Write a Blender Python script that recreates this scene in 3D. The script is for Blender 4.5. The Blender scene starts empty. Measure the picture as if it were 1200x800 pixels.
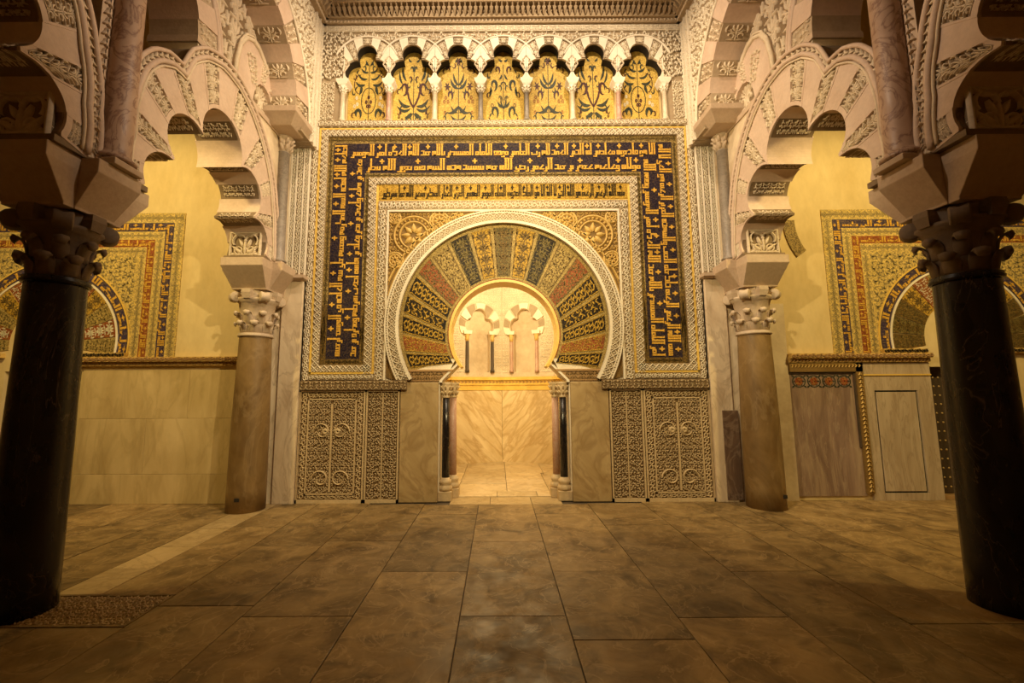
import bpy, math, random
import numpy as np
R = math.radians
PI = math.pi
C = bpy.context.scene.collection
sc = bpy.context.scene

# ------------------------------------------------------------------ camera
cam_d = bpy.data.cameras.new('camera')
cam = bpy.data.objects.new('camera', cam_d)
C.objects.link(cam)
sc.camera = cam
cam_d.sensor_width = 36.0
cam_d.lens = 15.0
cam_d.shift_x = 17.0 / 1200
cam_d.clip_start = 0.05
PITCH = math.atan(58 / 500)
cam.location = (-0.10, -6.43, 1.6)
cam.rotation_mode = 'QUATERNION'
from mathutils import Quaternion, Matrix, Vector
cam.rotation_quaternion = (Matrix.Rotation(R(90) + PITCH, 3, 'X') @ Matrix.Rotation(-R(0.3), 3, 'Z')).to_quaternion()

# ------------------------------------------------------------------ world, lights, exposure
w = bpy.data.worlds.new('world'); sc.world = w
w.use_nodes = True
w.node_tree.nodes['Background'].inputs[0].default_value = (1.0, 0.72, 0.45, 1)
w.node_tree.nodes['Background'].inputs[1].default_value = 0.015
vs = sc.view_settings
vs.view_transform = 'Standard'; vs.look = 'None'; vs.gamma = 1.0; vs.use_curve_mapping = False
vs.exposure = 0.0
WARM = (1.0, 0.78, 0.40)
GOLD = (1.0, 0.73, 0.28)

def lamp(name, kind, loc, energy, color, target=None, size=0.15, cone=100, blend=0.5):
    d = bpy.data.lights.new(name, kind); d.energy = energy; d.color = color
    if kind in ('SPOT', 'POINT'): d.shadow_soft_size = size
    if kind == 'SPOT': d.spot_size = R(cone); d.spot_blend = blend
    if kind == 'AREA': d.size = size
    o = bpy.data.objects.new(name, d); C.objects.link(o); o.location = loc
    if target is not None:
        o.rotation_mode = 'QUATERNION'
        o.rotation_quaternion = (Vector(target) - Vector(loc)).to_track_quat('-Z', 'Y')
    return o
for s in (-1, 1):
    # floodlights hung in the bay, above the picture, aimed at the front wall
    lamp('facade_spot', 'SPOT', (0.9 * s, -4.5, 4.6), 640, WARM, (-1.6 * s, 0, 3.6), 0.06, 84, 0.6)
    lamp('dome_spot', 'SPOT', (1.2 * s, -2.9, 8.7), 560, (1, 0.78, 0.53), (0.9 * s, 0, 5.2), 0.12, 92, 0.6)
    lamp('aisle_spot', 'SPOT', (5.6 * s, -3.4, 5.6), 640, GOLD, (5.3 * s, 0, 2.6), 0.15, 110, 0.7)
    lamp('arcade_spot', 'SPOT', (1.3 * s, -2.8, 6.6), 620, (1, 0.76, 0.53), (-3.2 * s, -1.3, 5.5), 0.08, 74, 0.7)
lamp('niche_lamp', 'POINT', (0.0, 1.5, 3.7), 195, (1, 0.79, 0.42), None, 0.12)

# ------------------------------------------------------------------ materials
def nt(name):
    m = bpy.data.materials.new(name); m.use_nodes = True
    n = m.node_tree.nodes; l = m.node_tree.links
    return m, n, l, n['Principled BSDF']
def vec(n, l, scale=(1, 1, 1), rot=0.0):
    tc = n.new('ShaderNodeTexCoord'); v = tc.outputs['Object']
    for sc_, ro in (((1, 1, 1), rot), (scale, 0.0)):                # turn first, then stretch
        mp = n.new('ShaderNodeMapping'); mp.inputs['Scale'].default_value = sc_; mp.inputs['Rotation'].default_value = (0, ro, 0)
        l.new(v, mp.inputs['Vector']); v = mp.outputs['Vector']
    return v
def noise(n, l, v, scale, detail=5, rough=0.6, dist=0.0):
    t = n.new('ShaderNodeTexNoise'); t.inputs['Scale'].default_value = scale; t.inputs['Detail'].default_value = detail
    t.inputs['Roughness'].default_value = rough; t.inputs['Distortion'].default_value = dist
    l.new(v, t.inputs['Vector']); return t.outputs['Fac']
def ramp(n, l, fac, stops):
    r = n.new('ShaderNodeValToRGB'); e = r.color_ramp.elements
    while len(e) < len(stops): e.new(0.5)
    for k, (p, c) in enumerate(stops):
        e[k].position = p; e[k].color = (c[0], c[1], c[2], 1)
    l.new(fac, r.inputs['Fac']); return r.outputs['Color']
def mix(n, l, fac, a, b, mode='MIX'):
    m = n.new('ShaderNodeMix'); m.data_type = 'RGBA'; m.blend_type = mode
    for s, x in ((0, fac), (6, a), (7, b)):
        if isinstance(x, (int, float)): m.inputs[s].default_value = x
        elif isinstance(x, tuple): m.inputs[s].default_value = (x[0], x[1], x[2], 1)
        else: l.new(x, m.inputs[s])
    return m.outputs[2]
def bump(n, l, bs, h, strength, dist=0.01):
    b = n.new('ShaderNodeBump'); b.inputs['Strength'].default_value = strength; b.inputs['Distance'].default_value = dist
    l.new(h, b.inputs['Height']); l.new(b.outputs['Normal'], bs.inputs['Normal'])

def stone(name, c1, c2, scale=3.0, rough=0.75, bstr=0.25, bscale=40.0, stretch=(1, 1, 1), fine=0.15):
    m, n, l, b = nt(name); v = vec(n, l, stretch)
    a = noise(n, l, v, scale, 6, 0.62)
    col = ramp(n, l, a, [(0.32, c1), (0.68, c2)])
    f = noise(n, l, v, scale * 9, 3, 0.6)
    col = mix(n, l, fine, col, ramp(n, l, f, [(0.3, tuple(x * 0.45 for x in c1)), (0.7, tuple(min(1, x * 1.25) for x in c2))]))
    l.new(col, b.inputs['Base Color']); b.inputs['Roughness'].default_value = rough
    bump(n, l, b, noise(n, l, vec(n, l), bscale, 4), bstr, 0.008)
    return m
def marble(name, c1, c2, vein, scale=1.6, rough=0.35, amount=0.8, stretch=(1, 1, 1), width=0.05, objvar=0.0, bstr=0.05, stain=None, rot=0.0, dist=2.2):
    m, n, l, b = nt(name); v = vec(n, l, stretch, rot)
    if objvar:
        oi = n.new('ShaderNodeObjectInfo'); ad = n.new('ShaderNodeVectorMath'); ad.operation = 'MULTIPLY_ADD'
        cb = n.new('ShaderNodeCombineXYZ')
        for k in range(3): l.new(oi.outputs['Random'], cb.inputs[k])
        ad.inputs[1].default_value = (37, 53, 71); l.new(cb.outputs[0], ad.inputs[0]); l.new(v, ad.inputs[2]); v = ad.outputs[0]
    col = ramp(n, l, noise(n, l, v, scale, 7, 0.65, 0.6), [(0.33, c1), (0.66, c2)])
    if stain: col = mix(n, l, ramp(n, l, noise(n, l, v, scale * 0.8, 5, 0.6, 1.5), [(0.5, (0, 0, 0)), (0.68, (0.75, 0.75, 0.75))]), col, stain)
    vf = noise(n, l, v, scale * 1.3, 5, 0.55, dist)
    k = ramp(n, l, vf, [(0.5 - width, (0, 0, 0)), (0.5, (amount,) * 3), (0.5 + width, (0, 0, 0))])
    col = mix(n, l, k, col, vein)
    if objvar:
        mr = n.new('ShaderNodeMapRange'); mr.inputs[3].default_value = 1 - objvar; mr.inputs[4].default_value = 1 + objvar * 0.6
        l.new(oi.outputs['Random'], mr.inputs[0])
        hs = n.new('ShaderNodeHueSaturation'); l.new(mr.outputs[0], hs.inputs['Value']); l.new(col, hs.inputs['Color']); col = hs.outputs['Color']
    l.new(col, b.inputs['Base Color'])
    l.new(ramp(n, l, noise(n, l, v, 6, 4), [(0.3, (rough * 0.7,) * 3), (0.7, (min(1, rough * 1.35),) * 3)]), b.inputs['Roughness'])
    bump(n, l, b, noise(n, l, v, 14, 5), bstr, 0.01)
    return m
def tess(name, c, var=0.5, scale=70, alt=None, altamt=0.3, rough=0.45, metal=0.0):
    """mosaic of small glass cubes: colour jitter from cube to cube"""
    m, n, l, b = nt(name); v = vec(n, l)
    vo = n.new('ShaderNodeTexVoronoi'); vo.inputs['Scale'].default_value = scale; l.new(v, vo.inputs['Vector'])
    sp = n.new('ShaderNodeSeparateColor'); l.new(vo.outputs['Color'], sp.inputs[0])
    col = ramp(n, l, sp.outputs[0], [(0.0, tuple(x * (1 - var) for x in c)), (1.0, tuple(min(1, x * (1 + var * 0.5)) for x in c))])
    if alt: col = mix(n, l, ramp(n, l, sp.outputs[1], [(1 - altamt, (0, 0, 0)), (1.0 - altamt + 0.01, (1, 1, 1))]), col, alt)
    col = mix(n, l, ramp(n, l, noise(n, l, v, 3.5, 4), [(0.35, (0, 0, 0)), (0.75, (0.35,) * 3)]), col, tuple(x * 0.55 for x in c))
    l.new(col, b.inputs['Base Color']); b.inputs['Roughness'].default_value = rough; b.inputs['Metallic'].default_value = metal; b.inputs['Specular IOR Level'].default_value = 0.12
    bump(n, l, b, vo.outputs['Distance'], 0.3, 0.003)
    return m
M = {}
M['stucco'] = stone('carved_stucco', (0.70, 0.60, 0.44), (0.84, 0.75, 0.58), 2.5)
M['ground'] = stone('stucco_ground', (0.30, 0.22, 0.13), (0.42, 0.32, 0.20), 3)  # darker behind the carving: dust plus undercut shade put into the colour
M['plain'] = stone('plain_stucco', (0.74, 0.65, 0.50), (0.88, 0.79, 0.64), 3, fine=0.08)
M['pink'] = stone('pinkish_plaster', (0.56, 0.41, 0.30), (0.66, 0.51, 0.39), 3, fine=0.12)
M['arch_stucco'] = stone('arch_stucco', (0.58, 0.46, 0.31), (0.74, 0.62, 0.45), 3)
M['arch_ground'] = stone('arch_ground', (0.17, 0.115, 0.06), (0.26, 0.18, 0.10), 3)  # dark recess tone: old dirt, and shade between the leaves painted in
M['carved_stone'] = stone('carved_stone', (0.36, 0.27, 0.17), (0.48, 0.37, 0.25), 3)
M['dado'] = stone('dado_marble', (0.50, 0.37, 0.20), (0.66, 0.51, 0.30), 2.2, 0.6)
M['dado_ground'] = stone('dado_ground', (0.15, 0.095, 0.04), (0.23, 0.15, 0.07), 3)  # darkened for relief contrast under frontal lamps: recess shade put into the colour
M['slab'] = marble('veined_marble', (0.36, 0.245, 0.105), (0.56, 0.42, 0.22), (0.24, 0.145, 0.055), 1.9, 0.4, 0.5, (1, 1, 0.7), 0.05, dist=0.9, stain=(0.30, 0.19, 0.075), rot=0.5)
for nm_, rt_ in (('niche_marble', 0.75), ('niche_marble_r', -0.75)):
    M[nm_] = marble(nm_, (0.62, 0.46, 0.22), (0.82, 0.68, 0.42), (0.46, 0.29, 0.10), 2.2, 0.4, 0.6, (1.6, 1.6, 0.22), 0.07, rot=rt_, dist=0.5)
M['plaster'] = stone('ochre_plaster', (0.62, 0.46, 0.20), (0.78, 0.62, 0.33), 1.3, 0.85, 0.15, 25, (1, 1, 0.5), 0.1)
M['plaster2'] = marble('ochre_dado_plaster', (0.50, 0.36, 0.15), (0.66, 0.50, 0.24), (0.36, 0.25, 0.09), 1.2, 0.8, 0.3, (1.7, 1, 0.45), 0.04, 0.07, 0.15, (0.41, 0.285, 0.11), dist=1.0)
M['white'] = stone('whitewash', (0.52, 0.385, 0.24), (0.82, 0.69, 0.49), 1.3, 0.85, 0.3, 20, fine=0.12)
M['black'] = marble('black_marble', (0.006, 0.005, 0.006), (0.014, 0.011, 0.011), (0.16, 0.12, 0.085), 1.1, 0.26, 0.6, (1, 1, 0.4), 0.005)
M['brown'] = marble('brown_marble', (0.14, 0.078, 0.024), (0.34, 0.22, 0.085), (0.42, 0.30, 0.15), 1.5, 0.5, 0.25, (1, 1, 0.6), 0.03, stain=(0.09, 0.048, 0.014), dist=1.0)
M['cap'] = stone('capital_stone', (0.50, 0.38, 0.26), (0.62, 0.50, 0.36), 4, 0.7)
M['capdark'] = stone('dark_capital_stone', (0.15, 0.105, 0.065), (0.22, 0.155, 0.10), 4, 0.7)
M['impost'] = stone('impost_stone', (0.46, 0.33, 0.22), (0.56, 0.43, 0.30), 3, 0.75)
M['rose'] = marble('rose_marble', (0.40, 0.26, 0.18), (0.54, 0.38, 0.27), (0.20, 0.10, 0.07), 3.0, 0.5, 0.8, (1, 1, 0.7), 0.05)
M['grey'] = marble('grey_marble', (0.25, 0.21, 0.17), (0.34, 0.29, 0.24), (0.16, 0.13, 0.11), 3.0, 0.5, 0.5)
M['red'] = marble('red_marble', (0.42, 0.22, 0.15), (0.55, 0.35, 0.26), (0.6, 0.45, 0.36), 5.0, 0.45, 0.5)
M['cream'] = marble('cream_marble', (0.66, 0.56, 0.40), (0.78, 0.68, 0.52), (0.5, 0.38, 0.24), 4.0, 0.4, 0.4)
M['floor'] = marble('floor_marble', (0.17, 0.105, 0.036), (0.38, 0.255, 0.105), (0.50, 0.35, 0.17), 2.6, 0.55, 0.5, (1, 1, 1), 0.02, 0.28, 0.12, (0.085, 0.052, 0.018), dist=1.1)
M['floor_pale'] = marble('pale_floor_marble', (0.40, 0.28, 0.12), (0.56, 0.41, 0.21), (0.24, 0.15, 0.06), 1.5, 0.5, 0.4, (1, 1, 1), 0.04, 0.14, 0.08)
M['niche_floor'] = marble('niche_floor_marble', (0.56, 0.42, 0.22), (0.72, 0.57, 0.34), (0.40, 0.26, 0.10), 1.8, 0.4, 0.5, (1, 1, 1), 0.05, 0.14, dist=1.0)
M['joint'] = stone('joint_mortar', (0.07, 0.05, 0.03), (0.11, 0.08, 0.05), 5)
M['gold'] = tess('gold_mosaic', (0.56, 0.345, 0.055), 0.45, 75, (0.28, 0.16, 0.025), 0.25, 0.5)
M['goldtext'] = tess('gold_lettering', (0.74, 0.43, 0.07), 0.3, 75, (0.5, 0.25, 0.03), 0.2, 0.45)
M['goldpale'] = tess('pale_gold_mosaic', (0.46, 0.33, 0.11), 0.4, 75, (0.25, 0.17, 0.055), 0.3)
M['goldstrip'] = stone('gilded_strip', (0.72, 0.46, 0.08), (0.85, 0.58, 0.14), 6, 0.4, 0.1)
M['goldcarve'] = stone('gilded_stucco', (0.54, 0.34, 0.085), (0.68, 0.46, 0.14), 4, 0.5)
M['goldground'] = stone('gilded_ground', (0.17, 0.095, 0.022), (0.26, 0.155, 0.04), 4, 0.6)  # dark copy of the gilding: shade of the carved recesses painted in
M['blue'] = tess('blue_mosaic', (0.030, 0.022, 0.036), 0.6, 75, (0.075, 0.05, 0.035), 0.25)
M['ink'] = tess('dark_mosaic', (0.020, 0.015, 0.011), 0.5, 75, (0.07, 0.045, 0.015), 0.2)
M['olive'] = tess('olive_mosaic', (0.21, 0.155, 0.05), 0.5, 75, (0.08, 0.065, 0.03), 0.3)
M['bronze'] = tess('bronze_mosaic', (0.20, 0.125, 0.035), 0.5, 75, (0.09, 0.06, 0.025), 0.35)
M['rust'] = tess('red_mosaic', (0.30, 0.085, 0.03), 0.45, 75, (0.35, 0.19, 0.05), 0.25)
M['fleck2'] = tess('yellow_flecked_mosaic', (0.68, 0.49, 0.15), 0.4, 70, (0.36, 0.27, 0.13), 0.3)
M['slate'] = tess('grey_green_mosaic', (0.29, 0.225, 0.10), 0.4, 75)
M['umber'] = marble('umber_marble', (0.09, 0.05, 0.03), (0.19, 0.115, 0.07), (0.34, 0.24, 0.16), 2.5, 0.6, 0.5, (1, 1, 0.6), 0.04, dist=1.2)
M['violet'] = tess('violet_mosaic', (0.070, 0.050, 0.085), 0.5, 75, (0.16, 0.11, 0.07), 0.2)
M['peel'] = marble('peeling_whitewash', (0.60, 0.46, 0.30), (0.84, 0.71, 0.51), (0.36, 0.25, 0.15), 1.6, 0.85, 0.4, (1.4, 1.4, 0.6), 0.03, 0.0, 0.2, (0.36, 0.245, 0.14), dist=1.0)
M['goldlight'] = tess('light_gold_mosaic', (0.70, 0.48, 0.11), 0.35, 75, (0.48, 0.30, 0.06), 0.2, 0.5)
M['teal'] = tess('green_mosaic', (0.055, 0.06, 0.04), 0.5, 75)
M['plum'] = tess('plum_mosaic', (0.085, 0.035, 0.03), 0.5, 75)
M['fleck'] = tess('flecked_mosaic', (0.36, 0.25, 0.08), 0.45, 70, (0.14, 0.095, 0.04), 0.34)
M['whitem'] = tess('white_mosaic', (0.75, 0.68, 0.5), 0.2, 75)
M['wood'] = stone('dark_door_wood', (0.05, 0.035, 0.02), (0.09, 0.06, 0.035), 4, 0.6, 0.4, 30, (8, 8, 1))
M['stud'] = stone('brass_stud', (0.55, 0.38, 0.14), (0.7, 0.5, 0.2), 6, 0.35)
M['panel'] = marble('worn_mauve_paint', (0.17, 0.10, 0.068), (0.33, 0.225, 0.155), (0.46, 0.35, 0.23), 1.5, 0.8, 0.35, (3.5, 3.5, 0.6), 0.02, bstr=0.2, stain=(0.42, 0.31, 0.20), dist=0.6)
M['palepanel'] = marble('worn_pale_paint', (0.38, 0.28, 0.17), (0.52, 0.41, 0.27), (0.26, 0.18, 0.10), 1.7, 0.8, 0.5, (3.5, 3.5, 0.6), 0.03, bstr=0.2, stain=(0.58, 0.47, 0.32), dist=1.0)
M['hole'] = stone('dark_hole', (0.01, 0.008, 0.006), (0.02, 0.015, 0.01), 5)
M['cornice'] = stone('brown_cornice_stucco', (0.34, 0.24, 0.13), (0.46, 0.34, 0.20), 3)
M['brownband'] = stone('brown_carving', (0.36, 0.21, 0.08), (0.48, 0.29, 0.12), 5, 0.6)

# ------------------------------------------------------------------ object helpers
def root(name, label, cat, loc=(0, 0, 0), group=None, kind=None):
    o = bpy.data.objects.new(name, None); C.objects.link(o); o.location = loc; o.empty_display_size = 0.1
    if label: o['label'] = label
    if cat: o['category'] = cat
    if group: o['group'] = group
    if kind: o['kind'] = kind
    return o
def base_of(p):
    x = Vector((0, 0, 0))
    while p is not None: x += p.location; p = p.parent
    return x
def link(name, me, mat, parent, V0):
    o = bpy.data.objects.new(name, me); C.objects.link(o)
    if mat is not None: me.materials.append(mat)
    if parent is not None: o.parent = parent
    else: o.location = V0
    return o
class MB:
    """collects solids; builds one mesh"""
    def __init__(s): s.v = []; s.f = []; s.sm = []
    def add(s, V, F, smooth=False):
        k = len(s.v); s.v.extend([tuple(p) for p in V]); s.f.extend([tuple(i + k for i in f) for f in F]); s.sm.extend([smooth] * len(F)); return s
    def box(s, a, b):
        (x0, y0, z0), (x1, y1, z1) = a, b
        return s.add([(x0, y0, z0), (x1, y0, z0), (x1, y1, z0), (x0, y1, z0), (x0, y0, z1), (x1, y0, z1), (x1, y1, z1), (x0, y1, z1)],
                     [(0, 3, 2, 1), (4, 5, 6, 7), (0, 1, 5, 4), (1, 2, 6, 5), (2, 3, 7, 6), (3, 0, 4, 7)])
    def prism(s, poly, f, h0, h1):
        """poly in a map's (u, v), pushed from h0 to h1"""
        n = len(poly)
        V = [f(u, v, h1) for u, v in poly] + [f(u, v, h0) for u, v in poly]
        F = [tuple(range(n)), tuple(range(2 * n - 1, n - 1, -1))] + [(i, i + n, (i + 1) % n + n, (i + 1) % n) for i in range(n)]
        return s.add(V, F)
    def loft(s, rings, smooth=False, cap=True):
        n = len(rings[0]); V = [p for r in rings for p in r]; F = []
        for a in range(len(rings) - 1):
            for i in range(n):
                F.append((a * n + i, a * n + (i + 1) % n, (a + 1) * n + (i + 1) % n, (a + 1) * n + i))
        if cap: F.append(tuple(range(n - 1, -1, -1))); F.append(tuple((len(rings) - 1) * n + i for i in range(n)))
        return s.add(V, F, smooth)
    def lathe(s, c, prof, n=32):
        return s.loft([[(c[0] + r * math.cos(2 * PI * i / n), c[1] + r * math.sin(2 * PI * i / n), c[2] + z) for i in range(n)] for r, z in prof], True)
    def tube(s, pts, r, n=8, closed=False):
        P = [Vector(p) for p in pts]; rings = []
        for i, p in enumerate(P):
            d = (P[min(i + 1, len(P) - 1)] - P[max(i - 1, 0)]).normalized()
            a = d.orthogonal() if i == 0 else (a - d * a.dot(d))
            a.normalize(); b = d.cross(a); rr = r[i] if isinstance(r, (list, tuple)) else r
            rings.append([tuple(p + a * rr * math.cos(2 * PI * k / n) + b * rr * math.sin(2 * PI * k / n)) for k in range(n)])
        return s.loft(rings, True)
    def strip(s, A, B, f, h0, h1):
        """ring plate between two matching polylines A (inner) and B (outer) in map coordinates"""
        n = len(A)
        V = [f(u, v, h1) for u, v in A] + [f(u, v, h1) for u, v in B] + [f(u, v, h0) for u, v in A] + [f(u, v, h0) for u, v in B]
        F = []
        for i in range(n - 1):
            F += [(i, i + 1, n + i + 1, n + i), (2 * n + i, 3 * n + i, 3 * n + i + 1, 2 * n + i + 1),
                  (i, 2 * n + i, 2 * n + i + 1, i + 1), (n + i, n + i + 1, 3 * n + i + 1, 3 * n + i)]
        F += [(0, n, 3 * n, 2 * n), (n - 1, 3 * n - 1, 4 * n - 1, 2 * n - 1)]
        return s.add(V, F)
    def build(s, name, mat, parent=None, bev=0.0):
        V = np.array(s.v); 
        b = base_of(parent) if parent is not None else Vector(((V[:, 0].min() + V[:, 0].max()) / 2, (V[:, 1].min() + V[:, 1].max()) / 2, V[:, 2].min()))
        me = bpy.data.meshes.new(name); me.from_pydata([tuple(p) for p in (V - np.array(b))], [], s.f)
        if any(s.sm): me.polygons.foreach_set('use_smooth', s.sm)
        o = link(name, me, mat, parent, b)
        if bev:
            md = o.modifiers.new('bevel', 'BEVEL'); md.width = bev; md.segments = 2; md.limit_method = 'ANGLE'
        return o
def quads(name, V, F, mat, parent):
    """fast build of a quad mesh from arrays"""
    V = np.asarray(V, float); F = np.asarray(F, np.int32)
    b = base_of(parent) if parent is not None else Vector(V.mean(0))
    V = V - np.array(b)
    me = bpy.data.meshes.new(name)
    me.vertices.add(len(V)); me.vertices.foreach_set('co', V.astype(np.float32).ravel())
    me.loops.add(F.size); me.loops.foreach_set('vertex_index', F.ravel())
    me.polygons.add(len(F)); me.polygons.foreach_set('loop_start', np.arange(0, F.size, 4, dtype=np.int32))
    me.update(calc_edges=True)
    o = link(name, me, mat, parent, b); o['kind'] = 'stuff'      # fine relief or lettering: pieces too small to pick apart
    return o

# ------------------------------------------------------------------ ornament: strokes -> relief or flat inlay
def stroke(pts, wd, flat=False):
    P = np.asarray(pts, float); n = len(P); wd = np.broadcast_to(np.asarray(wd, float), (n,))
    T = np.gradient(P, axis=0); T /= np.linalg.norm(T, axis=1)[:, None] + 1e-9
    N = np.stack([-T[:, 1], T[:, 0]], 1)
    if flat:
        rows = [(P + N * wd[:, None] / 2, 1.0), (P - N * wd[:, None] / 2, 1.0)]
    else:
        rows = [(P + N * wd[:, None] / 2, 0.0), (P + N * wd[:, None] * .30, 1.0), (P - N * wd[:, None] * .30, 1.0), (P - N * wd[:, None] / 2, 0.0)]
    k = len(rows)
    V = np.zeros((n, k, 3))
    for j, (q, h) in enumerate(rows): V[:, j, :2] = q; V[:, j, 2] = h
    F = []
    for i in range(n - 1):
        for j in range(k - 1): F.append((i * k + j, (i + 1) * k + j, (i + 1) * k + j + 1, i * k + j + 1))
    return V.reshape(-1, 3), np.array(F)
def join(L):
    V = []; F = []; k = 0
    for v, f in L:
        V.append(v); F.append(f + k); k += len(v)
    return np.concatenate(V), np.concatenate(F)
def arc(cx, cy, r, a0, a1, n=9, r1=None):
    t = np.linspace(0, 1, n); a = R(a0) + (R(a1) - R(a0)) * t; rr = r + ((r if r1 is None else r1) - r) * t
    return np.stack([cx + rr * np.cos(a), cy + rr * np.sin(a)], 1)
def seg(x0, y0, x1, y1, n=2): return np.stack([np.linspace(x0, x1, n), np.linspace(y0, y1, n)], 1)
def leafw(n, w): t = np.linspace(0, 1, n); return w * (0.12 + np.sin(PI * t ** 0.8) * 0.95)
def leaf(x0, y0, x1, y1, w, bend=0.0, n=6):
    t = np.linspace(0, 1, n); dx, dy = x1 - x0, y1 - y0
    return np.stack([x0 + dx * t - dy * bend * np.sin(PI * t), y0 + dy * t + dx * bend * np.sin(PI * t)], 1), leafw(n, w)
def mirror(S): return S + [(np.stack([1 - p[:, 0], p[:, 1]], 1)[::-1], np.broadcast_to(np.asarray(wd, float), (len(p),))[::-1]) for p, wd in S]
def pattern(S, flat=False): return join([stroke(p, wd, flat) for p, wd in S])
def S_scroll():
    t = np.linspace(0, 1, 17); S = [(np.stack([t, 0.5 + 0.27 * np.sin(2 * PI * t)], 1), 0.10)]
    S += [(arc(.25, .46, .20, 60, -200, 9, .07), leafw(9, .13)), (arc(.75, .54, .20, 240, -20, 9, .07), leafw(9, .13))]
    for a in ((.5, .5, .58, .90, .15, .2), (.5, .5, .42, .10, .15, .2), (.02, .5, .1, .12, .14, .2), (.98, .5, .9, .88, .14, .2), (.66, .97, .98, .95, .09, 0), (.1, .05, .4, .04, .09, 0)): S.append(leaf(*a))
    return S
def S_palm():
    S = [(arc(.25, .30, .20, -60, 230, 10, .06), leafw(10, .11)), leaf(.5, .45, .2, .72, .13, .2), leaf(.5, .55, .3, .97, .13, .15), leaf(.46, .05, .08, .04, .1, 0), leaf(.03, .5, .08, .95, .11, .1), leaf(.3, .52, .04, .6, .08, -.2)]
    return mirror(S) + [(seg(.5, 0, .5, .6, 3), .07), leaf(.5, .55, .5, 1.0, .16)]
def S_curls(seed, n=3, nv=None, sym=True, wd=.30):
    r = random.Random(seed); nv = nv or n; S = []
    nu = n
    for i in range(nu):
        for j in range(nv):
            s = 1.0 / nu / (2 if sym else 1); t = 1.0 / nv
            cx, cy = (i + .5) * s + r.uniform(-.3, .3) * s, (j + .5) * t + r.uniform(-.3, .3) * t
            a = r.uniform(0, 360); q = r.choice((-1, 1))
            p = arc(0, 0, r.uniform(.34, .52), a, a + q * r.uniform(170, 290), 8, .13)
            p = np.stack([cx + p[:, 0] * s * 1.05, cy + p[:, 1] * t * 1.05], 1)
            S.append((p, leafw(8, wd * min(s, t))))
            if r.random() < .75:
                a += 120; S.append(leaf(cx + .1 * s * math.cos(R(a)), cy + .1 * t * math.sin(R(a)), cx + .6 * s * math.cos(R(a)), cy + .6 * t * math.sin(R(a)), wd * min(s, t) * .9, .2, 4))
    return mirror(S) if sym else S
def S_rosette():
    S = [(arc(.5, .5, .42, 0, 360, 21), .07), (arc(.5, .5, .13, 0, 360, 9), .08)]
    for k in range(6): a = k * PI / 3; S.append(leaf(.5 + .17 * math.cos(a), .5 + .17 * math.sin(a), .5 + .37 * math.cos(a), .5 + .37 * math.sin(a), .13, 0, 5))
    for x, y in ((0, 0), (1, 0), (0, 1), (1, 1)): S.append(leaf(x + (.5 - x) * .05, y + (.5 - y) * .05, x + (.5 - x) * .38, y + (.5 - y) * .38, .12, 0, 5))
    return S
def S_lattice(): return [(seg(0, 0, 1, 1, 3), .12), (seg(0, 1, 1, 0, 3), .12), (arc(.5, .06, .1, 0, 360, 7), .1), (arc(.0, .5, .1, -90, 90, 5), .1), (arc(1, .5, .1, 90, 270, 5), .1)]
def S_diamond(): return [(arc(.5, .5, .33, 0, 360, 5), .12), (arc(.5, .5, .08, 0, 360, 5), .14), (arc(0, .5, .12, 0, 360, 5), .1)]
def S_guill():
    t = np.linspace(0, 1, 13); return [(np.stack([t, .5 + .34 * np.sin(2 * PI * t)], 1), .14), (np.stack([t, .5 - .34 * np.sin(2 * PI * t)], 1), .14), (arc(.25, .5, .08, 0, 360, 6), .1), (arc(.75, .5, .08, 0, 360, 6), .1)]
def S_bead(): return [(arc(.5, .5, .22, 0, 360, 7), .3)]
def S_zig(): return [leaf(.1, .08, .9, .5, .3, .2), leaf(.9, .5, .1, .92, .3, .2)]
PT = dict(scroll=S_scroll(), palm=S_palm(), ros=S_rosette(), lat=S_lattice(), dia=S_diamond(), guill=S_guill(), bead=S_bead(), zig=S_zig(),
          c1=S_curls(1, 2, 4), c2=S_curls(2, 3, 5), c3=S_curls(3, 2, 3), big=S_curls(4, 3, 4), fine=S_curls(5, 4, 4), nosym=S_curls(6, 3, 3, False), wild=S_curls(9, 6, 6, False, .33), band=S_curls(12, 9, 2, False, .34))
PV = {k: pattern(v) for k, v in PT.items()}
PF = {k: pattern(v, True) for k, v in PT.items()}
def tile(p, u0, u1, v0, v1, su, sv, h, flat=False):
    """repeat a unit cell over a rectangle; su, sv = wished cell size"""
    V, F = (PF if flat else PV)[p]
    nu = max(1, round(abs(u1 - u0) / su)); nv = max(1, round(abs(v1 - v0) / sv))
    I, J = np.meshgrid(np.arange(nu), np.arange(nv)); I = I.ravel(); J = J.ravel()
    W = np.zeros((len(I), len(V), 3))
    W[:, :, 0] = u0 + (u1 - u0) * (V[None, :, 0] + I[:, None]) / nu
    W[:, :, 1] = v0 + (v1 - v0) * (V[None, :, 1] + J[:, None]) / nv
    W[:, :, 2] = V[None, :, 2] * h
    G = F[None] + (np.arange(len(I)) * len(V))[:, None, None]
    return W.reshape(-1, 3), G.reshape(-1, 4)
def keep(V, F, fn):
    """drop faces that leave a region; fn on arrays u, v"""
    ok = fn(V[:, 0], V[:, 1]); F = F[ok[F].all(1)]
    used = np.unique(F); idx = np.zeros(len(V), int); idx[used] = np.arange(len(used))
    return V[used], idx[F]
def npmap(f, V, dh=0.0): return np.stack(np.broadcast_arrays(*f(V[:, 0], V[:, 1], V[:, 2] + dh)), 1)
def ornament(name, parts, f, mat, parent, dh=0.0):
    V, F = join(parts)
    return quads(name, npmap(f, V, dh), F, mat, parent)
def fa(u, v, h): return (u, -h, v)                         # front wall: h comes towards the nave

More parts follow.
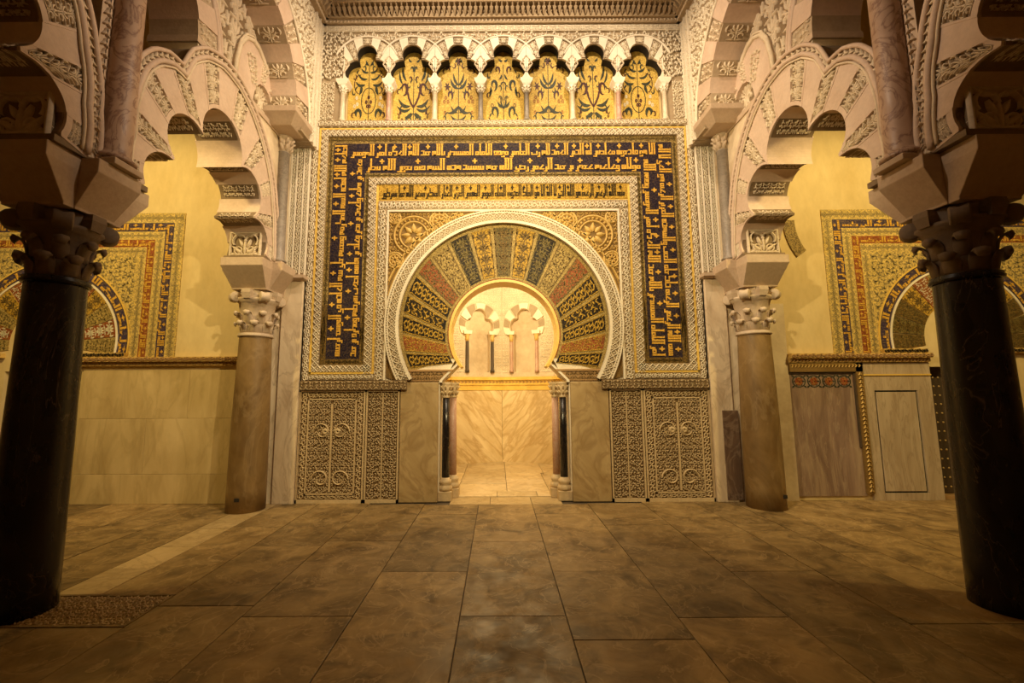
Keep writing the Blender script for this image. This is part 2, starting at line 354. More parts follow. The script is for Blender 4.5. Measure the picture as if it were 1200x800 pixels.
# ------------------------------------------------------------------ radial outlines
def ray_circ(th, cx, cy, r, c):
    dx, dy = cx - c[0], cy - c[1]; b = dx * np.cos(th) + dy * np.sin(th); d = b * b - (dx * dx + dy * dy - r * r)
    return np.where(d > 0, b + np.sqrt(np.maximum(d, 0)), 0)
def ray_box(th, x0, x1, y0, y1, c):
    co, si = np.cos(th), np.sin(th)
    tx = np.where(co > 1e-9, (x1 - c[0]) / np.where(abs(co) < 1e-9, 1, co), np.where(co < -1e-9, (x0 - c[0]) / np.where(abs(co) < 1e-9, 1, co), 1e9))
    ty = np.where(si > 1e-9, (y1 - c[1]) / np.where(abs(si) < 1e-9, 1, si), np.where(si < -1e-9, (y0 - c[1]) / np.where(abs(si) < 1e-9, 1, si), 1e9))
    return np.minimum(tx, ty)
def pol(c, th, r): return [(c[0] + q * math.cos(t), c[1] + q * math.sin(t)) for t, q in zip(th, r)]

# ------------------------------------------------------------------ kufic lettering, built of straight strokes
GL = {  # letter: (width, boxes, joins left)
 'A': (2.4, [(.6, 0, 1.8, 10), (.2, 9.2, 2.2, 10)], 0), 'L': (2.2, [(.5, 0, 1.7, 10), (.1, 9.2, 1.7, 10)], 1), 'l': (3.6, [(2, 0, 3.2, 10), (0, 0, 3.2, 1.2), (0, 0, 1, 2.4)], 0),
 'b': (2.1, [(.5, 0, 1.6, 4)], 1), 'B': (6, [(0, 0, 6, 1.2), (0, 0, 1.1, 2.8), (4.9, 0, 6, 4)], 0), 'n': (3.2, [(2.1, -1.8, 3.2, 4), (0, -1.8, 3.2, -.8)], 0),
 'y': (4, [(0, -1.8, 4, -.8), (3, -1.8, 4, 1.2), (1, 0, 4, 1.2), (1, 0, 2, 3)], 0), 's': (5.6, [(.4, 0, 1.5, 4), (2.3, 0, 3.4, 4), (4.2, 0, 5.3, 4)], 1),
 'm': (3.6, [(.2, 0, 3.4, 1), (.2, 2.8, 3.4, 3.8), (.2, 0, 1.2, 3.8), (2.4, 0, 3.4, 3.8)], 1), 'w': (3.4, [(.2, 0, 3.2, 1), (.2, 3, 3.2, 4), (.2, 0, 1.2, 4), (2.2, -1.8, 3.2, 4), (0, -1.8, 3.2, -.9)], 0),
 'h': (4, [(.2, 0, 3.8, 1), (.2, 3.4, 3.8, 4.4), (.2, 0, 1.1, 4.4), (2.9, 0, 3.8, 4.4), (1.6, 0, 2.4, 4.4)], 1), 'H': (4.4, [(0, 0, 4.4, 1.1), (1, 1, 2.2, 2.4), (1.9, 2.2, 3.1, 3.6), (2.7, 3.4, 3.9, 4.8)], 1),
 'd': (3.8, [(0, 0, 3.4, 1.1), (2.4, 0, 3.4, 5), (.3, 4, 3.4, 5)], 0), 'r': (2.6, [(1.3, -1.8, 2.4, 3), (0, -1.8, 2.4, -.8)], 0), 'E': (3.6, [(.2, 3, 3.3, 4), (1.2, 0, 2.3, 3.4)], 1),
 'q': (3.6, [(.2, 0, 3.4, 1), (.2, 3.4, 3.4, 4.4), (.2, 1.6, 1.2, 4.4), (2.4, 0, 3.4, 4.4)], 1), 'k': (5.2, [(0, 0, 5, 1.1), (3.9, 0, 5, 4.6), (.2, 3.5, 5, 4.6), (.2, 4.4, 1.3, 7.4)], 1),
 'S': (5.4, [(.2, 0, 5.2, 1), (.2, 3, 5.2, 4), (.2, 0, 1.2, 4.6), (4.2, 0, 5.2, 4)], 1), 'T': (5, [(.2, 0, 4.8, 1), (.2, 3, 4.8, 4), (3.8, 0, 4.8, 4), (.2, 0, 1.4, 10)], 1),
 'X': (4.6, [(.5, 0, 1.6, 10), (3, 0, 4.1, 10), (.5, 0, 4.1, 1.1), (1.4, 1.1, 3.2, 2.2), (.1, 9.2, 1.6, 10), (3, 9.2, 4.5, 10)], 0)}
AR = {'ا': 'A', 'أ': 'A', 'إ': 'A', 'ب': 'b', 'ت': 'b', 'ث': 'b', 'ن': 'b', 'ي': 'b', 'ى': 'b', 'ئ': 'b', 'س': 's', 'ش': 's', 'م': 'm', 'و': 'w', 'ه': 'h', 'ة': 'h',
      'ح': 'H', 'خ': 'H', 'ج': 'H', 'د': 'd', 'ذ': 'd', 'ر': 'r', 'ز': 'r', 'ع': 'E', 'غ': 'E', 'ف': 'q', 'ق': 'q', 'ك': 'k', 'ل': 'L', 'ص': 'S', 'ض': 'S', 'ط': 'T', 'ظ': 'T'}
FIN = {'ب': 'B', 'ت': 'B', 'ث': 'B', 'ن': 'n', 'ي': 'y', 'ى': 'y', 'ل': 'l'}
def kufic(text):
    """boxes (p0, v0, p1, v1): p runs along the reading direction"""
    out = []; p = 0.0; gaps = []; low = 0.0
    for word in text.split():
        word = word.replace('لا', 'X'); prev = 0
        for i, ch in enumerate(word):
            g = 'X' if ch == 'X' else (FIN.get(ch) if i == len(word) - 1 and ch in FIN else AR[ch])
            wd, bx, jl = GL[g]
            if i == len(word) - 1: jl = 0
            for x0, y0, x1, y1 in bx: out.append((p + wd - x1, y0, p + wd - x0, y1))
            if prev: out.append((p, 0, p + wd * .6, 1.1))
            if jl: out.append((p + wd * .4, 0, p + wd, 1.1))
            if g in 'ALlTX':
                if p - low > 5.0: gaps.append((low + p) / 2)
                low = p + wd
            prev = jl; p += wd
        p += 1.3
    for g in gaps:
        out += [(g - .45, 5.3, g + .45, 9.6), (g - 1.9, 7, g + 1.9, 8.0), (g - .9, 6.5, g + .9, 8.5)]
    return out, p
def lettering(name, text, length, height, f, mat, parent, dh):
    bx, L = kufic(text); k = length / L; q = height / 12.3; V = []; F = []
    bold = .17
    for x0, y0, x1, y1 in bx:
        x0 -= bold; x1 += bold; y0, y1 = [q if q < 0 else (q * .84 if q <= 5 else q) for q in (y0, y1)]
        i = len(V); V += [(x0 * k, (y0 + 2) * q, 0), (x1 * k, (y0 + 2) * q, 0), (x1 * k, (y1 + 2) * q, 0), (x0 * k, (y1 + 2) * q, 0)]; F.append((i, i + 1, i + 2, i + 3))
    V = np.array(V)
    V[:, 2] += np.repeat(np.arange(len(F)) % 5, 4) * 0.0002          # overlapping strokes must not share a plane
    return quads(name, npmap(f, V, dh), F, mat, parent)

# ================================================================== SETTING
def struct(name, mb, mat, bev=0.0):
    o = mb.build(name, mat, None, bev); o['kind'] = 'structure'; return o
WX = 10.0
# floor: mortar bed, and every paving slab laid on it
floor = struct('floor', MB().box((-WX, -9, -.12), (WX, 4.2, -0.012)), M['joint'])
rnd = random.Random(11)
slab_mesh = {}
def slab(x0, x1, y0, y1, mat, name='paving_slab', z=0.0):
    g = 0.0035; j = rnd.uniform(-.0015, .0015) + z
    mb = MB().box((x0 + g, y0 + g, -.05), (x1 - g, y1 - g, j))
    return mb.build(name, mat, floor, 0.003)
F_, P_ = M['floor'], M['floor_pale']
cols = [(-.38, .38, [-.14, -1.64, -3.17, -4.7, -6.3, -8]), (-1.15, -.38, [-.14, -.62, -2.40, -3.9, -5.5, -7, -8]), (.38, 1.17, [-.14, -.62, -2.41, -3.47, -5.2, -7, -8]),
        (-1.95, -1.15, [-.1, -1.61, -3.16, -4.4, -6, -8]), (1.17, 1.96, [-.1, -1.1, -3.2, -4.6, -6.2, -8]), (-2.68, -1.95, [0, -.95, -1.75, -3.0, -4.5, -6.5, -8]),
        (1.96, 2.72, [0, -.8, -2.43, -4.2, -6, -8]), (-3.28, -2.68, [0, -1.1, -2.81, -3.29, -4.9, -6.4, -8]), (2.72, 3.25, [0, -1.35, -3.3, -5, -6.6, -8]),
        (-3.66, -3.28, [0, -.95, -1.15, -1.75, -2.3, -2.81, -3.29, -4.4, -5.6, -7, -8]), (3.25, 3.66, [0, -.9, -2.0, -3.3, -4.5, -6, -8])]
for x0, x1, ys in cols:
    pale = abs(x0 + x1) > 6.8
    for a, b in zip(ys, ys[1:]):
        if x0 < -2 and x1 < -2.6 and b < -3.2 and a > -2.9: continue        # place of the carved grate
        slab(x0, x1, b, a, P_ if (pale and a > -2.9 and x0 < 0) else F_)
for s in (-1, 1):
    xs = [3.66, 4.3, 4.9, 5.7, 6.6, 7.6, 8.7, 10]
    for i, (a, b) in enumerate(zip(xs, xs[1:])):
        y = 0.0
        while y > -8:
            d = rnd.uniform(.8, 1.7); y1 = max(-8, y - d)
            slab(min(s * a, s * b), max(s * a, s * b), y1, y, F_); y = y1
# niche floor: threshold strips and pale slabs
for x0, x1, y0, y1 in ((-.80, -.22, -.14, .28), (-.22, .38, -.14, .28), (.38, .82, -.14, .28), (-.84, -.12, .28, .62), (-.12, .50, .28, .62), (.50, .84, .28, .62),
                       (-1.35, -.76, .62, 2.2), (-.76, .04, .62, 1.15), (.04, .72, .62, 1.5), (.72, 1.35, .62, 2.0), (-.76, .04, 1.15, 3.5), (.04, .72, 1.5, 2.1), (-1.4, -.76, 2.2, 3.4), (.04, .78, 2.1, 3.5), (.78, 1.4, 2.0, 3.4)):
    slab(x0, x1, y0, y1, M['niche_floor'] if y1 > .3 else P_, z=.002 if y0 < .2 else .012)

# ---- front wall
HC = (0, 2.2); HR = .84
th_open = np.concatenate([np.linspace(R(246.2), R(205.6), 10), np.linspace(R(204.5), R(193.5), 4), np.linspace(R(190), R(-10), 61), np.linspace(R(-13.5), R(-24.5), 4), np.linspace(R(-25.6), R(-66.2), 10)])
def r_open(th):
    a = np.degrees(th)
    r = ray_circ(th, 0, 2.47, HR, HC)
    side = np.abs(a - 90)
    rj = np.where(np.abs(np.cos(th)) > 1e-6, .97 / np.maximum(np.abs(np.cos(th)), 1e-6), 9)
    rim = np.interp(side, [100, 103.5, 114.5, 115.5], [1, 1, 1, 1]) * 0 + np.interp(side, [100, 103.5, 114.5], [.80, .80, .93])
    return np.where(side > 115, rj, np.where(side > 100.5, rim, r))
ri = r_open(th_open); inner = pol(HC, th_open, ri)
inner[0] = (-.97, 0); inner[-1] = (.97, 0)
outer = pol(HC, th_open, ray_box(th_open, -3.06, 3.06, 0, 5.9, HC)); outer[0] = (-3.06, 0); outer[-1] = (3.06, 0)
# keep the rectangle's corners
oc = np.array(outer)
for cx, cz in ((-3.06, 5.9), (3.06, 5.9), (-3.06, 0), (3.06, 0)):
    k = np.argmin((oc[:, 0] - cx) ** 2 + (oc[:, 1] - cz) ** 2); outer[k] = (cx, cz)
wall_back = struct('wall_back', MB().strip(inner, outer, fa, -.35, -.03), M['stucco'])
mb = MB()
mb.box((-3.06, .16, 5.9), (3.06, .6, 9)); 
mb.box((-WX, -.0, 2.0), (-3.06, .35, 9)); mb.box((3.06, -.0, 2.0), (WX, .35, 9))
for s in (-1, 1):
    for a, b in ((3.06, 6.36), (7.52, WX)): mb.box((min(s * a, s * b), 0, 0), (max(s * a, s * b), .35, 2.0))
    mb.box((min(6.36 * s, 7.52 * s), 0, 1.93), (max(6.36 * s, 7.52 * s), .35, 2.0))
struct('wall_aisle', mb, M['plaster'])
mb = MB().box((-3.06, .21, 5.88), (3.06, .3, 5.92)); mb.box((-3.06, 0, 7.55), (3.06, .3, 9)); mb.box((-3.06, .0, 5.8), (3.06, .22, 5.905))
struct('wall_above', mb, M['plain'])
struct('wall_left', MB().box((-WX - .3, -9, 0), (-WX, .35, 9)), M['plaster'])
struct('wall_right', MB().box((WX, -9, 0), (WX + .3, .35, 9)), M['plaster'])
struct('wall_rear', MB().box((-WX, -9.3, 0), (WX, -9, 9)), M['impost'])
struct('ceiling', MB().box((-WX, -9.3, 9), (WX, 4.2, 9.3)), M['impost'])

# ---- prayer niche room (behind the arch)
NP_ = [(-.97, .35), (-1.32, 1.0), (-1.48, 2.1), (-1.16, 3.08), (0, 3.5), (1.16, 3.08), (1.48, 2.1), (1.32, 1.0), (.97, .35)]
wn = struct('wall_niche', MB().loft([[(x * 1.25, 1.9 + (y - 1.9) * 1.22, z) for x, y in NP_] for z in (4.3, 4.31)]), M['white'])
for k, ((x0, y0), (x1, y1)) in enumerate(zip(NP_, NP_[1:])):
    d = Vector((x1 - x0, y1 - y0, 0)).normalized(); nrm = Vector((-d.y, d.x, 0))
    if nrm.dot(Vector((x0, y0 - 1.8, 0))) < 0: nrm = -nrm
    q = [(x0, y0), (x1, y1), (x1 + nrm.x * .3, y1 + nrm.y * .3), (x0 + nrm.x * .3, y0 + nrm.y * .3)]
    MB().loft([[(x, y, 0) for x, y in q], [(x, y, 1.72) for x, y in q]]).build('marble_slab', M['niche_marble' if k < 4 else 'niche_marble_r'], wn, .006)
mb = MB(); mb.loft([[(x, y, 4.3) for x, y in NP_], [(x * .5, 1.9 + (y - 1.9) * .5, 4.75) for x, y in NP_]])
mb.build('shell_vault', M['white'], wn)
def face_map(x0, y0, x1, y1):
    d = Vector((x1 - x0, y1 - y0, 0)).normalized(); n_ = Vector((d.y, -d.x, 0))
    if n_.dot(Vector((-x0, 1.5 - y0, 0))) < 0: n_ = -n_
    return lambda u, v, h: (x0 + d.x * u + n_.x * h, y0 + d.y * u + n_.y * h, v + 0 * u)
for k, ((x0, y0), (x1, y1)) in enumerate(zip(NP_, NP_[1:])):
    L = math.hypot(x1 - x0, y1 - y0); f = face_map(x0, y0, x1, y1)
    cor = MB().prism([(-.02, 1.62), (L + .02, 1.62), (L + .02, 1.92), (-.02, 1.92)], f, -.25, .015)
    cor.prism([(-.02, 1.735), (L + .02, 1.735), (L + .02, 1.755), (-.02, 1.755)], f, 0, .035); cor.prism([(-.02, 1.85), (L + .02, 1.85), (L + .02, 1.92), (-.02, 1.92)], f, 0, .06)
    c = cor.build('niche_cornice', M['goldstrip'], wn)
    ornament('cornice_carving', [tile('zig', 0, L, 1.76, 1.845, .085, .085, .012, True)], f, M['brownband'], c, .008)
    if k not in (3, 4):
        MB().prism([(0, 1.92), (L, 1.92), (L, 4.3), (0, 4.3)], f, -.25, 0).build('niche_upper_wall', M['white'], wn); continue
    # blind three-lobed arch
    uc = L * (.56 if k == 3 else .44); cc = (uc, 2.98)
    th = np.linspace(R(-180), R(180), 121)
    rin = np.maximum.reduce([ray_box(th, uc - .25, uc + .25, 2.02, 3.05, cc), ray_circ(th, uc - .15, 3.09, .19, cc), ray_circ(th, uc + .15, 3.09, .19, cc), ray_circ(th, uc, 3.32, .17, cc)])
    A = pol(cc, th, rin); B = pol(cc, th, ray_box(th, 0, L, 1.92, 4.3, cc))
    for cx, cz in ((0, 1.92), (L, 1.92), (0, 4.3), (L, 4.3)):
        q = np.argmin([(b[0] - cx) ** 2 + (b[1] - cz) ** 2 for b in B]); B[q] = (cx, cz)
    up = MB().strip(A, B, f, -.22, 0).build('niche_upper_wall', M['arch_stucco'], wn)
    MB().prism([(uc - .4, 2.0), (uc + .4, 2.0), (uc + .4, 3.6), (uc - .4, 3.6)], f, -.25, -.17).build('blind_arch_back', M['white'], wn)
    def out(u, v): 
        d = np.hypot(u - uc, v - 3.13); return (d > .52) & ~((np.abs(u - uc) < .38) & (v < 3.1))
    V, F = keep(*tile('c1', .02, L - .02, 2.0, 4.1, .12, .16, .014), out)
    quads('niche_carving', npmap(f, V), F, M['plain'], up)
    for a in range(9):
        t = np.linspace(R(-12 + a * 22.7), R(-12 + (a + 1) * 22.7 - 3), 5)
        r0 = np.maximum.reduce([ray_box(t, uc - .25, uc + .25, 2.02, 3.05, cc), ray_circ(t, uc - .15, 3.09, .19, cc), ray_circ(t, uc + .15, 3.09, .19, cc), ray_circ(t, uc, 3.32, .17, cc)])
        vo = MB().strip(pol(cc, t, r0 + .012), pol(cc, t, np.maximum(ray_circ(t, uc, 3.13, .49, cc), r0 + .06)), f, 0, .008 if a % 2 else .04)
        vo.build('voussoir', M['ground'] if a % 2 else M['plain'], up)
    for s in (-1, 1):
        p = f(uc + s * .30, 2.02, .02); cm = M['grey'] if (s < 0) == (k == 3) or k == 3 else M['red']
        MB().lathe(p, [(.05, 0), (.05, .05), (.04, .07), (.038, .70), (.036, .72)], 14).build('niche_colonnette', M['wood'] if k == 3 else M['red'], up)
        MB().lathe(p, [(.038, .71), (.05, .78), (.042, .80), (.065, .87)], 12).build('niche_capital', M['goldcarve'], up)
        MB().prism([(uc + s * .30 - .085, 2.89), (uc + s * .30 + .085, 2.89), (uc + s * .30 + .10, 2.97), (uc + s * .30 - .10, 2.97)], f, -.02, .09).build('niche_impost', M['plain'], up)

# ================================================================== MIHRAB FRONT
mih = root('mihrab_front', 'horseshoe arched mosaic front with blue and gold inscription frames round the lit niche', 'archway', (0, 0, 0))
def bar(a0, a1, b0, b1, zt0, zt1, zb, h, name, mat, pat=None, size=.1, gmat=None, hh=.014, flat=False, bottom=None, frame=None):
    """an upside-down U of frame between half widths a0<a1 and tops zt0<zt1, down to zb (closed at the bottom with a bottom band)"""
    poly = [(-a1, zb), (-a1, zt1), (a1, zt1), (a1, zb), (a0, zb), (a0, zt0), (-a0, zt0), (-a0, zb)]
    o = MB().strip([(-a0, zb), (-a0, zt0), (a0, zt0), (a0, zb)], [(-a1, zb), (-a1, zt1), (a1, zt1), (a1, zb)], fa, -.03, h).build(name, mat, mih)
    if pat:
        e = (a1 - a0) * .07; w_ = a1 - a0 - 2 * e
        parts = [tile(pat, -a1 + e, a1 - e, zt0 + e, zt1 - e, size, w_, hh, flat)]
        V, F = tile(pat, zb, zt0, 0, w_, size, w_, hh, flat)
        for s in (-1, 1):
            W = V.copy(); W[:, 0] = s * (a0 + e + V[:, 1]); W[:, 1] = V[:, 0]; parts.append((W, F))
        ornament('inlay' if flat else 'carving', parts, fa, gmat, o, h)
    return o
def flatbar(name, x0, x1, z0, z1, h, mat, pat=None, gmat=None, size=.1, hh=.014, flat=False, parent=None):
    o = MB().prism([(x0, z0), (x1, z0), (x1, z1), (x0, z1)], fa, -.03, h).build(name, mat, parent or mih)
    if pat:
        e = .006
        ornament('inlay' if flat else 'carving', [tile(pat, x0 + e, x1 - e, z0 + e, z1 - e, size, z1 - z0, hh, flat)], fa, gmat, o, h)
    return o
ST, GR = M['stucco'], M['ground']
bar(2.93, 3.04, 0, 0, 5.80, 5.90, 1.77, .02, 'outer_carved_frame', GR, 'scroll', .13, ST, .02)
bar(2.90, 2.93, 0, 0, 5.775, 5.80, 1.87, .032, 'gold_strip', M['goldstrip'])
bar(2.79, 2.90, 0, 0, 5.66, 5.775, 2.0, .025, 'carved_frame', GR, 'lat', .095, ST, .02)
bar(2.70, 2.79, 0, 0, 5.55, 5.66, 2.09, .0, 'mosaic_border', M['fleck'], 'dia', .085, M['bronze'], 0, True)
bar(2.19, 2.70, 0, 0, 5.05, 5.55, 2.09, .0, 'blue_inscription_band', M['blue'])
blue = mih.children[-1] if mih.children else None
bar(2.12, 2.19, 0, 0, 4.965, 5.05, 2.0, .0, 'mosaic_border', M['fleck'], 'dia', .085, M['bronze'], 0, True)
bar(1.995, 2.12, 0, 0, 4.85, 4.965, 1.87, .025, 'carved_frame', GR, 'lat', .095, ST, .02)
bar(1.955, 1.995, 0, 0, 4.575, 4.85, 1.87, .012, 'gold_strip', M['goldstrip'])
bar(1.81, 1.955, 0, 0, 4.42, 4.575, 1.77, .03, 'inner_carved_frame', GR, 'scroll', .13, ST, .022)
bar(1.785, 1.81, 0, 0, 4.39, 4.42, 1.77, .045, 'inner_bead', M['plain'])
for s in (-1, 1):
    # closing bands at the foot of each side
    x = sorted((s * 2.19, s * 2.79)); flatbar('mosaic_border', s * 2.7 if s < 0 else 2.12, -2.12 if s < 0 else s * 2.7, 2.0, 2.09, .0, M['bronze'], 'dia', M['gold'], .085, 0, True)
    for a_, b_ in ((2.12, 2.19), (2.70, 2.79)):
        x = sorted((s * a_, s * b_)); flatbar('dark_mosaic_border', x[0], x[1], 2.005, 3.02 + .1 * s, .003, M['bronze'], 'dia', M['gold'], .085, 0, True)
    x = sorted((s * 2.03, s * 2.90)); flatbar('carved_frame', x[0], x[1], 1.895, 2.0, .025, GR, 'lat', ST, .095, .02)
    x = sorted((s * 1.96, s * 2.93)); flatbar('gold_strip', x[0], x[1], 1.865, 1.895, .032, M['goldstrip'])
    x = sorted((s * 1.955, s * 2.93)); flatbar('outer_carved_frame', x[0], x[1], 1.775, 1.865, .02, GR, 'scroll', ST, .12, .02)
goldband = flatbar('gold_inscription_band', -1.955, 1.955, 4.60, 4.85, .02, M['gold'])
lettering('lettering', 'بسم الله الرحمن الرحيم هو الله الذي لا اله الا هو الملك القدوس السلم المومن المهيمن العزيز الجبار المتكبر سبحن الله عما يشركون',
          3.84, .235, lambda p, v, h: (1.92 - p, -h, 4.605 + v), M['ink'], goldband, .026)
T_R1 = 'بسم الله الرحمن الرحيم ذلك علم الغيب والشهدة العزيز الرحيم هو الحي لا اله'
T_T1 = 'الا هو فادعوه مخلصين له الدين الحمد لله رب العلمين موفق الامام المستنصر بالله عبد الله الحكم امير المومنين'
T_L1 = 'اصلحه الله لهذه البنية المكرمة ومعينه على نيته الخلدة في التوسع لرعيته'
T_R2 = 'امر الامام المستنصر بالله عبد الله الحكم امير المومنين وفقه الله'
T_T2 = 'مولاه وحاجبه جعفر بن عبد الرحمن رضي الله عنه بتشييد هذه البنية فتم بعون الله بنظر'
T_L2 = 'محمد بن تمليخ واحمد بن نصر وخلد بن هاشم اصحب شرطته ومطرف بن عبد'
G = M['goldtext']; bl = bpy.data.objects['blue_inscription_band']
for row, (tr, tt, tl) in enumerate(((T_R1, T_T1, T_L1), (T_R2, T_T2, T_L2))):
    a = 2.20 + (.245 if row == 0 else 0)            # baseline side of the row (outer row first)
    zt = 5.055 + (.245 if row == 0 else 0); zc = 5.53 if row == 0 else 5.28
    lettering('lettering', tr, zc - 2.11, .245, lambda p, v, h: (a + v, -h, 2.11 + p), G, bl, .006)
    w_ = a if row == 0 else 2.19
    lettering('lettering', tt, 2 * w_, .245, lambda p, v, h: (w_ - p, -h, zt + v), G, bl, .006)
    lettering('lettering', tl, zc - 2.11, .245, lambda p, v, h: (-a - v, -h, zc - p), G, bl, .006)
# gilded spandrels
def ring_pts(c, r, a0, a1, n): return [(c[0] + r * math.cos(R(a0 + (a1 - a0) * i / (n - 1))), c[1] + r * math.sin(R(a0 + (a1 - a0) * i / (n - 1)))) for i in range(n)]
AC = (0, 2.6); RO, RI = 1.80, 1.62
def in_sp(u, v): return (np.hypot(u, v - 2.6) > RO + .005) & (np.abs(u) < 1.785) & (v < 4.39) & (v > 1.78)
sp = MB()
th = np.concatenate([np.linspace(R(207), R(-27), 70)])
B = pol(AC, th, np.maximum(ray_box(th, -1.79, 1.79, 1.77, 4.4, AC), 1.80))
for cx, cz in ((-1.79, 4.4), (1.79, 4.4)):
    q = np.argmin([(b[0] - cx) ** 2 + (b[1] - cz) ** 2 for b in B]); B[q] = (cx, cz)
for a, b in ((0, 35), (35, 70)):
    s_ = MB().strip(pol(AC, th, np.full(70, RO - .01))[a:b], B[a:b], fa, -.03, .0).build('gilded_spandrel', M['goldground'], mih)
    sg = -1 if a == 0 else 1; parts = []
    for cx, cz, r in ((1.40, 4.02, .30), (1.0, 4.24, .15), (.72, 4.31, .09), (1.70, 4.30, .09), (1.68, 3.62, .12)):
        for q, wd in ((1, .035), (.72, .03)): parts.append(stroke(arc(sg * cx, cz, r * q, 0, 360, 33), wd))
        for k in range(8):
            t = k * PI / 4; parts.append(stroke(*leaf(sg * cx + r * .15 * math.cos(t), cz + r * .15 * math.sin(t), sg * cx + r * .62 * math.cos(t), cz + r * .62 * math.sin(t), r * .26)))
        for k in range(int(r * 80)):
            t = k * 2 * PI / int(r * 80); parts.append(stroke(arc(sg * cx + r * .86 * math.cos(t), cz + r * .86 * math.sin(t), .012, 0, 360, 6), .016))
    for q in (1.83, 1.90): parts.append(stroke(ring_pts(AC, q, 90 - sg * 2, 90 - sg * 88, 50), .03))
    V, F = join(parts); V[:, 2] *= .03; V, F = keep(V, F, in_sp); P1 = (V, F)
    def fillr(u, v):
        ok = in_sp(u, v) & (np.hypot(u, v - 2.6) > 1.93)
        for cx, cz, r in ((1.40, 4.02, .33), (1.0, 4.24, .17), (.72, 4.31, .11), (1.70, 4.30, .1), (1.68, 3.62, .14)): ok &= np.hypot(u - sg * cx, v - cz) > r
        return ok
    P2 = keep(*tile('c1', min(0, sg * 1.78), max(0, sg * 1.78), 1.9, 4.385, .13, .2, .022), fillr)
    ornament('gilded_carving', [P1, P2], fa, M['goldcarve'], s_, .0)
# carved horseshoe ring
thr = np.linspace(R(207.5), R(-27.5), 90)
thi = np.linspace(R(210.8), R(-30.8), 90)
ring = MB().strip(pol(AC, thi, np.full(90, RI)), pol(AC, thr, np.full(90, RO)), fa, -.03, .045).build('carved_horseshoe_ring', GR, mih)
def polar(c): return lambda u, v, h: (c[0] + v * np.cos(u), -h, c[1] + v * np.sin(u))
ornament('carving', [tile('lat', R(208.5), R(-28.5), 1.65, 1.755, .10 / 1.7, .1, .022), tile('bead', R(207), R(-27), 1.765, 1.80, .04 / 1.8, .035, .014)], polar(AC), ST, ring, .045)
for r0, r1, hh in ((1.60, 1.645, .06), (1.755, 1.77, .06), (1.79, 1.81, .07)):
    tf = np.linspace(PI + math.asin(.83 / r1), -math.asin(.83 / r1), 90)
    MB().strip(pol(AC, tf, np.full(90, r0)), pol(AC, tf, np.full(90, r1)), fa, .0, hh).build('ring_fillet', M['plain'], ring)
# fan of mosaic voussoirs
VC = (0, 2.1)
tg = np.linspace(R(206), R(-26), 80)
gnd = MB().strip(pol((0, 2.47), tg, np.full(80, .85)), pol(AC, tg, np.full(80, 1.63)), fa, -.06, -.028).build('mosaic_ground', M['goldpale'], mih)
KIND = [('ink', 'gold', 'scroll'), ('rust', 'gold', 'wild'), ('ink', 'gold', 'scroll'), ('ink', 'gold', 'curl'), ('ink', 'gold', 'scroll'), ('rust', 'olive', 'wild'), ('goldpale', 'bronze', 'wild'), ('ink', 'olive', 'palm'), ('gold', 'bronze', 'palm'), ('olive', 'bronze', 'palm')]
NV = 19; A0, A1 = -6.5, 186.5
for i in range(NV):
    k = min(i, NV - 1 - i); a0 = A0 + (A1 - A0) * i / NV; a1 = A0 + (A1 - A0) * (i + 1) / NV; g = .7
    t = np.linspace(R(a0 + g), R(a1 - g), 7)
    r0 = ray_circ(t, 0, 2.47, .90, VC); r1 = ray_circ(t, 0, 2.6, 1.55, VC)
    mk, ok_, pt = KIND[k]
    v_ = MB().strip(pol(VC, t, r0), pol(VC, t, r1), fa, -.03, -.022).build('mosaic_voussoir', M[mk], mih)
    if pt == 'scroll':
        V, F = tile('scroll', .04, .97, .03, .97, .26, .94, 0, True); V = np.stack([V[:, 1], V[:, 0], V[:, 2]], 1)
    elif pt == 'curl': V, F = tile('nosym', .06, .94, .04, .96, .9, .36, 0, True)
    elif pt == 'wild': V, F = tile('wild', .05, .95, .03, .97, .9, .46, 0, True)
    else: V, F = tile('palm', .06, .94, .03, .97, .9, .235, 0, True)
    V, F = join([(V, F)] + [stroke(p, .055, True) for p in (seg(.035, .01, .035, .99, 9), seg(.965, .99, .965, .01, 9))]); V[:, 2] = 0
    def vm(u, v, h, t0=R(a0 + g), t1=R(a1 - g)):
        t = t0 + (t1 - t0) * u; q0 = ray_circ(t, 0, 2.47, .90, VC); q1 = ray_circ(t, 0, 2.6, 1.55, VC); r = q0 + (q1 - q0) * v
        return (VC[0] + r * np.cos(t), -h, VC[1] + r * np.sin(t))
    quads('mosaic_scroll', npmap(vm, V, -.019), F, M[ok_], v_)
